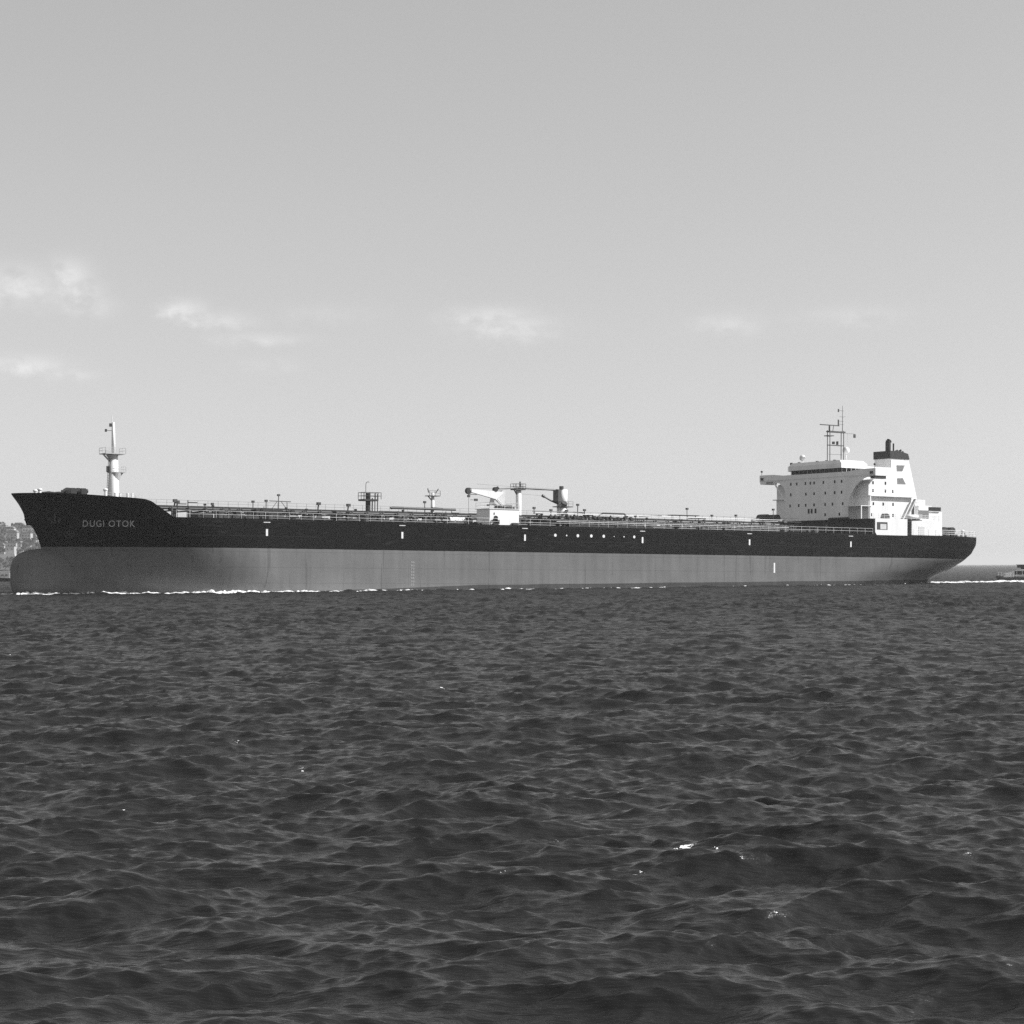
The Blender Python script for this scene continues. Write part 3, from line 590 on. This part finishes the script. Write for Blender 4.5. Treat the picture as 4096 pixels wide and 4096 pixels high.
# ---- after accommodation
XF = 76.0
sup = MB().box(XF, 84.0, -9.1, 8.7, 13.45, 22.35); sup = sup.build('bridge_tower', 'white', ship)
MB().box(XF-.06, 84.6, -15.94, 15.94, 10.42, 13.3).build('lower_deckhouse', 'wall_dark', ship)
MB().box(XF-.9, 89.0, -15.9, 15.9, 13.31, 13.44).build('boat_deck', 'dark', ship)
for i, y in enumerate((-14.6, -12.8, -11, -8.5, -6, -3.2, 0, 3, 6)):
    MB().box(XF-.75, XF-.6, y-.08, y+.08, 10.45, 13.3).build('deck_stanchion', 'dark', ship)
MB().tube([(XF-1.1, -10.4, 13.6), (XF-1.1, -5.4, 13.6)], .22, 8).tube([(XF-1.1, -5.2, 13.7), (XF-1.1, -4.8, 12.4)], .25, 8).build('gangway', 'dark', ship)
MB().box(XF-1.35, XF-1.0, -10.2, -5.6, 13.95, 14.05).build('gangway_rail', 'white', ship)
# front windows
for z, ys in ((20.8, (7.0, 5.3, 2.8, 1.4, .33, -2.27, -5.4, -7.3)), (18.7, (7.0, 2.65, .33, -2.8, -5.4, -7.3)), (16.5, (7.2, 4.7, 2.7, .33, -2.77, -4.8, -7.6)), (14.5, (-2.8, -6.7))):
    for y in ys: MB().box(XF-.03, XF-.002, y-.19, y+.19, z-.28, z+.28).build('window', 'glass', sup)
for y in (1.85, 1.0, -.1): MB().box(XF-.03, XF-.002, y-.24, y+.24, 14.85, 15.75).build('window', 'glass', sup)
# bridge deck with wings
bwg = MB().box(XF-.02, 79.4, -16.2, 16.2, 21.55, 21.75).prism([(-16.2, 21.75), (-16.2, 22.95), (-12, 22.9), (-9, 22.6), (9, 22.6), (12, 22.9), (16.2, 22.95), (16.2, 21.75)], 'x', XF-.1, XF+.02)
bwg.box(79.4, 79.5, -16.2, -8.2, 21.75, 22.95).box(79.4, 79.5, 8.2, 16.2, 21.75, 22.95)
bwg.box(XF, 79.4, -16.3, -16.2, 21.55, 22.95).box(XF, 79.4, 16.2, 16.3, 21.55, 22.95); bwg = bwg.build('bridge_wings', 'white', ship)
for sg_ in (-1, 1):
    cs = [(sg_*(9.0+6.6*(1-math.cos(a))), 15.2+6.3*math.sin(a)) for a in np.linspace(0, math.pi/2, 14)]
    if sg_ > 0: cs = [(8.6+(y-9.0)*.95 if y > 9 else 8.6, z) for y, z in [(abs(a_), b_) for a_, b_ in cs]]
    outer = cs; inner = [((sg_*8.9 if sg_ < 0 else 8.6), 21.5)]
    if sg_ < 0:
        MB().prism(outer+inner, 'x', XF-.01, XF+.14).build('wing_bracket', 'white', bwg)
    else:
        # far bracket: short web with a separate strut
        MB().prism([(8.6, 19.4), (9.2, 20.3), (10.4, 21.1), (12.6, 21.5), (8.6, 21.5)], 'x', XF-.01, XF+.14).build('wing_bracket', 'white', bwg)
        MB().tube([(XF+.1, 8.7, 17.5), (XF+.1, 10.4, 19.4), (XF+.1, 12.2, 21.4)], .17, 6).build('wing_strut', 'white', bwg)
    # sheltered end of the wing
    MB().box(XF+.2, 79.2, sg_*16.25-.05-(.5 if sg_ > 0 else 0)*0, sg_*16.25+.05, 22.96, 23.02).build('wing_cap', 'white', bwg)
    MB().box(XF-.25, XF-.1, sg_*15.4-.35, sg_*15.4+.35, 21.9, 22.4).build('wing_light', 'dark', bwg)
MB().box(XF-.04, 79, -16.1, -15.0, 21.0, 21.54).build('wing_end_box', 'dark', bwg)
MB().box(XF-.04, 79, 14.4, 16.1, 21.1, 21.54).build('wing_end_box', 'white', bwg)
for y in (15.9, -15.9): MB().tube([(XF+.2, y, 22.9), (XF+.2, y, 23.5)], .05, 5).ball(XF+.2, y, 23.7, .25, .25, .2).build('repeater_stand', 'dark', bwg)
# wheelhouse: faceted, window band and thick roof fascia
wp = [(76.2, -7.4), (76.2, 7.2), (77.2, 8.4), (80.8, 8.4), (82.0, 7.6), (82.0, -7.4)]
wh = MB().prism(wp, 'z', 21.76, 22.65).build('wheelhouse', 'white', ship)
def scale(poly, s): cx, cy = 79.1, 0.3; return [(cx+(x-cx)*s, cy+(y-cy)*s) for x, y in poly]
wg = MB().prism(scale(wp, .985), 'z', 22.651, 23.42).build('window_band', 'glass', wh)
m = MB()
for i in range(13):
    y = -7.2+i*1.2; m.tube([(76.22, y, 22.65), (76.12, y, 23.42)], .03, 4)
for i in range(5): m.tube([(77.2+i*1.2, -7.36, 22.65), (77.2+i*1.2, -7.4, 23.42)], .05, 4)
m.build('mullions', 'cream', wh)
rp = [(75.7, -7.5), (75.7, 7.3), (76.9, 8.9), (81.0, 8.9), (82.6, 7.9), (82.6, -7.5)]
MB().prism(rp, 'z', 23.42, 24.3).build('roof_fascia', 'white', wh)
m = MB(); a_ = rp; b_ = scale(rp, .9); n = len(rp); m.add([(x, y, 24.301) for x, y in a_]+[(x, y, 24.95) for x, y in b_], [(i, (i+1) % n, n+(i+1) % n, n+i) for i in range(n)]+[tuple(range(n, 2*n))]); m.build('roof', 'white', wh)
for y in (7.4, 5.2, .0, -2.6, -4.8): MB().box(76.3, 76.7, y-.22, y+.22, 24.3+.02, 24.75+.35).build('searchlight', 'dark', wh)
MB().tube([(77.4, 5.2, 24.6), (77.4, 5.2, 25.4)], .12, 6).ball(77.4, 5.2, 26.0, .62).build('satellite_dome', 'white', wh, smooth=True)
# radar mast: twin legs with cross bars
rm = MB()
for x in (79.5, 83.2):
    for y in (-.35, .35): rm.tube([(x, y, 24.5), (x, y, 31.3)], .09, 6)
rm.box(79.3, 83.6, -.5, .5, 30.9, 31.15).box(79.4, 83.3, -.4, .4, 28.3, 28.42).tube([(79.5, 0, 26.6), (83.2, 0, 26.6)], .06, 5).box(78.9, 80.3, -.7, .7, 30.1, 30.25)
rm.tube([(83.2, 0, 31), (83.2, 0, 36.3)], .08, 6, .04).tube([(79.7, 0, 31), (79.7, 0, 32.2)], .16, 8).tube([(80.6, 0, 31.1), (80.8, 0, 32.2)], .06, 5)
rm = rm.build('radar_mast', 'pipe', ship)
MB().box(77.2, 82.3, -.1, .1, 32.2, 32.38).build('radar_scanner', 'pipe', rm)
m = MB().tube([(83.2, 0, 30.9), (86.5, 0, 30.9)], .05, 5).box(86.3, 86.7, -.15, .15, 30.1, 30.8)
for z in (35.3, 33.2, 31.9+.7): m.tube([(82.2, 0, z), (83.5, 0, z)], .04, 4).box(82.0, 82.2, -.1, .1, z-.3, z+.3)
m.tube([(83.2, 0, 34.0), (84.0, 0, 34.2)], .04, 4).tube([(82.4, 0, 34.1), (83.2, 0, 34.1)], .04, 4); m.build('yardarm', 'pipe', rm)
MB().tube([(84.2, 0, 24.9), (84.2, 0, 26.8)], .1, 6).ball(84.2, 0, 27.5, .72).build('radome', 'white', rm, smooth=True)
MB().box(80.6, 81.0, -.2, .2, 28.6, 29.1).box(81.7, 81.95, -.2, .2, 28.5, 29.2).build('mast_light', 'dark', rm)
MB().tube([(84.9, .3, 24.9), (84.9, .3, 30.9)], .035, 4).build('whip_aerial', 'lightgrey', rm)

# accommodation blocks behind the tower
ab = MB().box(77.6, 89.0, -13.0, 13.0, 13.45, 17.8).box(77.6, 84.6, -12.9, 12.9, 18.0, 20.2).prism([(77.9, 20.2), (84.6, 20.2), (84.6, 21.5), (80.6, 21.45), (77.9, 20.9)], 'y', -12.9, 12.9)
ab = ab.build('accommodation_block', 'white', ship)
MB().box(77.2, 89.6, -13.75, 13.75, 17.81, 17.98).build('deck_overhang', 'white', ab)
MB().rail([(77.4, -13.7, 17.98), (86.5, -13.7, 17.98)], .9, 1.4, 2, .03, .03).build('upper_railing', 'white', ab)
MB().box(74.6, 77.5, -13.9, -9.2, 15.85, 15.98).box(74.7, 74.9, -13.9, -13.7, 13.45, 15.85).box(77.2, 77.5, -13.7, -13.5, 13.45, 17.8).build('side_gallery', 'white', ab)
MB().rail([(XF, -15.8, 13.45), (89, -15.8, 13.45)], 1.0, 1.5, 3, .035, .03).build('boat_deck_railing', 'white', ab)
def wx(px): return 77.5+(px-3475)*.0672
for z, pxs in ((20.4, (3494, 3543)), (18.9, (3494, 3543, 3572)), (16.4, (3494, 3533, 3572)), (14.3, (3486, 3534, 3572))):
    for p in pxs:
        yy = -13.0 if z < 18 else -12.9
        MB().box(wx(p)-.17, wx(p)+.17, yy-.035, yy-.002, z-.28, z+.28).build('window', 'glass', ab)
MB().box(82.6, 91.0, -6.5, 6.5, 21.55, 24.0).build('upper_casing', 'white', ab)
MB().box(82.0, 82.58, -8.4, -4.5, 22.2, 22.9).build('locker', 'dark', ab)
arc = [(80.2+.75*math.cos(a), 13.6+.95*math.sin(a)) for a in np.linspace(0, math.pi, 12)]
MB().prism(arc, 'y', -15.2, -14.2).build('raft_cradle', 'dark', ab)
MB().tube([(85.6, -15.0, 14.1), (88.6, -15.0, 14.1)], .32, 10).build('life_raft', 'white', ab, smooth=True)
MB().box(88.4, 89.0, -13.3, -13.02, 14.2, 14.3).box(85.4, 88.8, -15.5, -14.6, 13.5, 13.7).build('raft_shelf', 'dark', ab)
# side shell box flush with the hull side
sb = MB().prism([(76.2, 10.9), (76.6, 10.35), (84.7, 10.35), (84.7, 13.5), (76.2, 13.5)], 'y', -16.12, -15.95).build('side_shell', 'white', ship)
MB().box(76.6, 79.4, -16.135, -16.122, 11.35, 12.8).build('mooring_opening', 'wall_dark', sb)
MB().box(77.5, 79.1, -16.15, -16.137, 11.45, 12.45).build('opening_inner_wall', 'lightgrey', sb)
# engine casing
ec = MB().box(89.0, 99.6, -6.5, 6.5, 10.45, 17.9).build('engine_casing', 'white', ship)
MB().box(89.1, 96.8, -13.0, -6.55, 10.45, 13.45).build('casing_wing', 'white', ec)
MB().box(91.0, 92.6, -13.04, -13.002, 10.6, 12.3).build('door', 'lightgrey', ec)
MB().box(89.3, 91.4, -11.6, -9.8, 13.46, 16.9).box(88.9, 92.2, -12.1, -9.4, 16.91, 17.05).build('vent_trunk', 'cream', ec)
MB().box(89.35, 91.2, -11.64, -11.602, 14.0, 16.3).build('louvre', 'black', ec)
MB().box(93.6, 96.3, -10.5, -8.5, 13.46, 16.5).build('vent_trunk', 'white', ec)
MB().box(93.5, 96.4, -10.54, -10.502, 14.0, 15.6).build('louvre', 'mark', ec)
MB().rail([(89.2, -12.9, 13.46), (96.7, -12.9, 13.46), (96.7, -7, 13.46)], 1.0, 1.3, 3, .035, .03).build('casing_railing', 'white', ec)
m = MB().tube([(90.5, -13.2, 17.3), (92, -13.2, 17.3)], .08, 5)
m.prism([(86.6, 13.6), (89.2, 17.6), (89.5, 17.6), (86.9, 13.6)], 'y', -14.0, -13.4).build('stairway', 'lightgrey', ec)

# funnel
f0 = [(94.2, 18.0-.1), (101.9, 17.9), (99.35, 26.2), (94.2, 26.2)]
fn = MB().prism(f0, 'y', -2.2, 2.2).build('funnel', 'white', ship)
MB().prism([(94.05, 26.21), (99.5, 26.21), (99.1, 27.3), (97.0, 27.75), (94.05, 27.75)], 'y', -2.35, 2.35).build('funnel_top', 'black', fn)
MB().tube([(95.2, -.6, 27.7), (95.2, -.6, 29.6), (95.5, -.6, 29.9)], .55, 14).tube([(95.2, -.6, 29.3), (95.25, -.6, 29.95)], .5, 14).build('exhaust_pipe', 'black', fn)
MB().tube([(96.5, -.8, 27.7), (96.5, -.8, 29.4)], .16, 8).build('exhaust_pipe', 'black', fn)
for x, z in ((97.2, 27.9), (98.2, 28.0), (98.8, 27.7)):
    MB().tube([(x, -.8, 27.2), (x, -.8, z), (x+.4, -.8, z+.1)], .22, 8).build('exhaust_pipe', 'black', fn)
ox = .55
MB().add([(95.3+ox, -2.23, 24.9), (97.6+ox, -2.23, 24.95), (97.05+ox, -2.23, 23.75), (95.45+ox, -2.23, 23.7)], [(0, 1, 2, 3)])
def mark(pts, name): m = MB(); m.add([(x, -2.225, z) for x, z in pts], [tuple(range(len(pts)))]); m.build(name, 'mark', fn)
mark([(95.95, 24.9), (98.2, 24.95), (97.6, 23.75), (96.05, 23.7)], 'funnel_mark')
mark([(96.1, 22.3), (97.7, 22.4), (98.6, 21.15), (96.2, 21.1)], 'funnel_mark')
MB().tube([(94.3, -2.28, 18), (94.3, -2.28, 26)], .06, 5).build('ladder', 'lightgrey', fn)
MB().box(94.14, 94.198, -1.2, -.9, 23.2, 23.6).build('louvre', 'dark', fn)
MB().box(99.0, 103.6, -4.5, 4.5, 10.45, 16.9).build('casing_extension', 'cream', ec)
# stern house with grating top
sh = MB().box(97.2, 102.2, -8.6, -4.0, 10.45, 15.5).build('stern_house', 'white', ship)
MB().box(96.2, 101.4, -8.9, -4.0, 15.51, 15.6).build('roof', 'white', sh)
m = MB()
for i in range(20): x = 96.25+i*.27; m.box(x, x+.16, -8.9, -8.82, 15.6, 16.4)
m.box(96.2, 101.5, -8.85, -8.8, 15.6, 16.38).build('grating', 'dark', sh)
MB().box(100.4, 101.0, -8.64, -8.602, 10.9, 12.6).build('door', 'lightgrey', sh)
# aft mooring gear
m = MB()
for x in (103.8, 106.0): m.tube([(x, -8.0, 11.8), (x, -5.5, 11.8)], .75, 14); m.box(x-.9, x+.9, -8.4, -5.2, 10.5, 11.2)
m.tube([(101.6, -7, 11.5), (103.6, -7, 11.8)], .4, 8).build('mooring_winch', 'dark', ship)
MB().tube([(103.0, -4, 11.6), (108.0, -4, 11.6)], .5, 10).box(103, 108, -4.6, -3.4, 10.5, 11.2).build('mooring_winch', 'dark', ship)
for x, y in ((107.0, -9.6), (108.6, -2.0)): MB().tube([(x, y, 10.5), (x, y, 11.7)], .28, 8).ball(x, y, 11.75, .4, .4, .3).build('mushroom_vent', 'white', ship)
for x, y in ((108.6, -5), (108.8, -8.2), (98, -13.6)): MB().box(x-.5, x+.5, y-.4, y+.4, 10.45, 11.1).cyl(x-.3, y, 11.1, 11.5, .15).cyl(x+.3, y, 11.1, 11.5, .15).build('bollard', 'dark', ship)
MB().tube([(108.9, 0, 10.5), (109.8, 0, 14.6)], .05, 5).build('ensign_staff', 'white', ship)
MB().prism([(100.5, -3), (106.0, -3), (105.6, 2.2), (103, 2.2)], 'y', -.35, .35).build('rudder', hm_, ship)

# ------------------------------------------------------------------ white water
bpy.context.view_layer.update()
SM = Matrix.Translation(ship.location) @ Euler((0, PH, TH)).to_matrix().to_4x4()
def ship_to_world(X, Y):
    # place at the waterline under the local point
    w = SM @ Vector((X, Y, 0)); return w.x, w.y
def foam_hump(m, x, y, dx, dy, hgt, rnd):
    # one small rough lump of broken water
    n = 7; o = len(m.v); wz = float(wave(np.array([x]), np.array([y]))[0][0])
    m.v.append((x+rnd.uniform(-.2, .2)*dx, y, wz+hgt))
    for ring, (s, zz) in enumerate(((.5, .62), (1.0, -.25))):
        for k in range(n):
            a = 2*math.pi*k/n+rnd.uniform(-.2, .2); q_ = rnd.uniform(.75, 1.2)
            m.v.append((x+dx*s*math.cos(a)*q_, y+dy*s*math.sin(a)*q_, wz+hgt*zz*rnd.uniform(.6, 1.3)-.01))
    for k in range(n):
        k2 = (k+1) % n; m.f.append((o, o+1+k, o+1+k2)); m.f.append((o+1+k, o+1+n+k, o+1+n+k2, o+1+k2))
fr = random.Random(5)
m = MB()
def wlx(X): return 0.0119*X    # local z of the water surface at X
X = -86.0
while X < 104:
    if X < -76.5:
        hw = 4.1*math.sqrt(max(0, 1-((X+73)/12.6)**2)) if X > -85.4 else 0; inten = .9
    else:
        hw = half(X, wlx(X)); hw = max(hw, 4.1*math.sqrt(max(0, 1-((X+73)/12.6)**2)) if abs(X+73) < 12.6 else 0)
        inten = interp(X, [-76, -66, -55, -40, -28, -15, 10, 60, 104], [1.0, 1.0, .8, .5, .34, .22, .12, .10, .07])
    g = 0.5+0.5*math.sin(X*.31)*math.sin(X*.117+1.1)+.22*math.sin(X*1.3)
    for kk in range(5):
        if fr.random() < inten*(.55+.75*g)*1.15:
            wx_, wy_ = ship_to_world(X+fr.uniform(-.5, .5), -hw-fr.uniform(.05, .9+1.6*inten))
            hh = fr.uniform(.06, .20)*(.5+inten)*(1.0 if fr.random() > .06 else 1.7)
            foam_hump(m, wx_, wy_, fr.uniform(.4, 1.1)*(.5+inten*.6), fr.uniform(.3, .6), hh, fr)
    X += .45
o = m.build('bow_wave_foam', 'foam', None, smooth=False, fix=True); o['kind'] = 'stuff'; o['label'] = 'broken line of white foam along the tanker\'s waterline'; o['category'] = 'foam'
m = MB()
for i in range(1500):
    s_ = fr.random()**1.3*95; spread = 2.0+s_*.10
    wx_, wy_ = ship_to_world(105+s_, fr.gauss(0, 1)*spread*.8-2)
    foam_hump(m, wx_, wy_, fr.uniform(.4, 1.3), fr.uniform(.4, 1.2), fr.uniform(.05, .24)*max(.3, 1-s_/110), fr)
o = m.build('wake_foam', 'foam'); o['kind'] = 'stuff'; o['label'] = 'white churned wake behind the tanker\'s stern'; o['category'] = 'foam'
# small breaking crests in the foreground
def ground(px, py):
    u = px-2048; v = -(py-2267); u2 = u+0.0048*v; v2 = v-0.0048*u; d = -3.77/(v2/7338); return (u2/7338*d, d)
crest = [(2755, 3052, .16, 40), (2745, 3047, .12, 30), (2715, 3415, .13, 45), (2735, 3425, .12, 30), (2820, 3452, .16, 14), (2480, 3190, .06, 9), (2425, 3250, .06, 9), (2855, 3560, .1, 14), (2560, 3495, .08, 8), (2225, 3357, .03, 3),
         (1190, 3068, .10, 10), (630, 3304, .10, 12), (940, 2982, .05, 4), (483, 3232, .07, 8), (48, 2618, .25, 8), (610, 2535, .3, 8), (2010, 3505, .04, 4), (2935, 3860, .02, 3), (1425, 2490, .3, 8), (1780, 2760, .14, 5), (3210, 2480, .4, 9), (3015, 2412, .6, 8), (3700, 2520, .2, 5), (2400, 2620, .2, 5)]
m = MB()
def patch_foam(m, cx, cy, rx, ry, seed, dens):
    cw, ch = rx/26, ry/12
    n1_ = [(math.sin(seed*1.7+k)*3, math.cos(seed*2.3+k)*3, 1.7**k) for k in range(5)]
    nx, ny = 56, 28
    gx, gy = np.meshgrid(cx+(np.arange(nx+1)-nx/2)*cw, cy+(np.arange(ny+1)-ny/2)*ch, indexing='ij')
    z, dx, dy = wave(gx, gy); o_ = len(m.v)
    for a in range(nx+1):
        for b_ in range(ny+1): m.v.append((gx[a, b_]+dx[a, b_], gy[a, b_]+dy[a, b_], z[a, b_]+.006))
    for a in range(nx):
        for b_ in range(ny):
            u, v = (a-nx/2)/26, (b_-ny/2)/12
            f = sum(math.sin(3*u*q_+p1+1.4*math.sin(2.2*v*q_+p2))*math.sin(4.2*v*q_+p2+1.2*u*q_)/q_**.7 for p1, p2, q_ in n1_)
            if f-1.6*(u*u+v*v) > 1.0-dens: 
                i0 = o_+a*(ny+1)+b_; m.f.append((i0, i0+ny+1, i0+ny+2, i0+1))
for k, (px, py, s_, n) in enumerate(crest):
    x, y = ground(px, py); patch_foam(m, x, y, s_*1.6, s_*2.2, k+1.0, min(.9, .25+n*.014))
o = m.build('whitecap_foam', 'foam'); o['kind'] = 'stuff'; o['label'] = 'scattered small flecks of foam on wave crests'; o['category'] = 'foam'

# ------------------------------------------------------------------ motor boat on the right
D_ = 398.0; bx = (3990-2048)/7338*D_
mb = empty('motor_boat', (bx, D_, 0), 'white cabin motor boat heading left at the right edge behind the tanker\'s stern', 'boat')
def boat_hull(m, L, B, z0, z1, n=14):
    vs = []; 
    for i in range(n+1):
        tt = i/n; X = L*tt; bb = B*(1-(1-min(1, tt*2.1))**2.2) if tt < .48 else B
        zt = z1+.35*(1-tt)**2
        vs += [(X-.5*(1-tt)**2, -bb, zt), (X+.5*(1-tt), -bb*.8, z0), (X+.5*(1-tt), bb*.8, z0), (X-.5*(1-tt)**2, bb, zt)]
    fs = []
    for i in range(n):
        a = i*4
        for k in range(4): fs.append((a+k, a+(k+1) % 4, a+4+(k+1) % 4, a+4+k))
    fs.append((n*4, n*4+1, n*4+2, n*4+3)); m.add(vs, fs); return m
boat_hull(MB(), 13, 1.9, -.5, .95).build('hull', 'pipe', mb)
MB().box(.6, 12.8, -1.98, -1.9, .55, .72).build('rubbing_strake', 'black', mb)
MB().prism([(.9, 1.0), (1.5, 1.75), (2.6, 2.15), (3.1, 2.35), (4.4, 2.7), (12, 2.7), (12, 1.0)], 'y', -1.5, 1.5).build('cabin', 'tan', mb)
for i, (a, b_) in enumerate(((3.3, 3.7), (3.85, 4.9), (5.05, 6.2), (6.35, 7.5), (7.7, 8.8))): MB().box(a, b_, -1.54, -1.502, 1.55, 2.35).build('window', 'black', mb)
MB().box(4.6, 10.5, -1.35, 1.35, 3.0, 3.6).box(4.4, 10.8, -1.5, 1.5, 3.6, 3.72).box(5.4, 10.2, -1.2, 1.2, 2.7, 3.0).build('flybridge', 'dark', mb)
MB().rail([(-.1, -1.0, 1.25), (1.0, -1.6, 1.15), (3, -1.75, 1.0)], .8, .8, 2, .03, .03).build('pulpit_railing', 'white', mb)
MB().tube([(6.5, 0, 3.7), (6.7, 0, 5.4)], .05, 5).build('mast', 'white', mb)
m = MB()
for i in range(700):
    s_ = fr.random()*22; foam_hump(m, bx-1+s_, D_-2.0+fr.gauss(0, .6)-s_*.05, fr.uniform(.3, .8), fr.uniform(.2, .5), fr.uniform(.06, .22), fr)
o = m.build('boat_wake_foam', 'foam'); o['kind'] = 'stuff'; o['label'] = 'white wake along the motor boat\'s waterline'; o['category'] = 'foam'

# small boat by the left edge
D2 = 560.0; x2 = (-30-2048)/7338*D2
lb = empty('small_boat', (x2, D2, 0), 'low pale boat seen past the bulbous bow at the left edge', 'boat')
boat_hull(MB(), 9.0, 1.6, -.4, 1.0).build('hull', 'dark', lb)
MB().prism([(-.0, 1.02), (.3, 2.5), (5.6, 2.6), (5.6, 1.02)], 'y', -1.3, 1.3).build('cabin', 'lightgrey', lb)
for i in range(4): MB().box(.6+i*1.2, 1.4+i*1.2, -1.34, -1.302, 1.7, 2.2).build('window', 'mark', lb)

# ------------------------------------------------------------------ air between the camera and the far shore
hz = MB().box(-26000, 26000, -200, 61000, -6, 75).build('haze', 'foam')
hz['kind'] = 'stuff'; hz['label'] = 'thin pale sea haze'
hzm = bpy.data.materials.new('haze_air'); hzm.use_nodes = True; t = hzm.node_tree; t.nodes.clear()
o_ = t.nodes.new('ShaderNodeOutputMaterial'); pv = t.nodes.new('ShaderNodeVolumePrincipled')
pv.inputs['Color'].default_value = (.96, .96, .96, 1); pv.inputs['Density'].default_value = 0.00011; pv.inputs['Anisotropy'].default_value = 0.2
t.links.new(pv.outputs[0], o_.inputs['Volume'])
hz.data.materials.clear(); hz.data.materials.append(hzm)
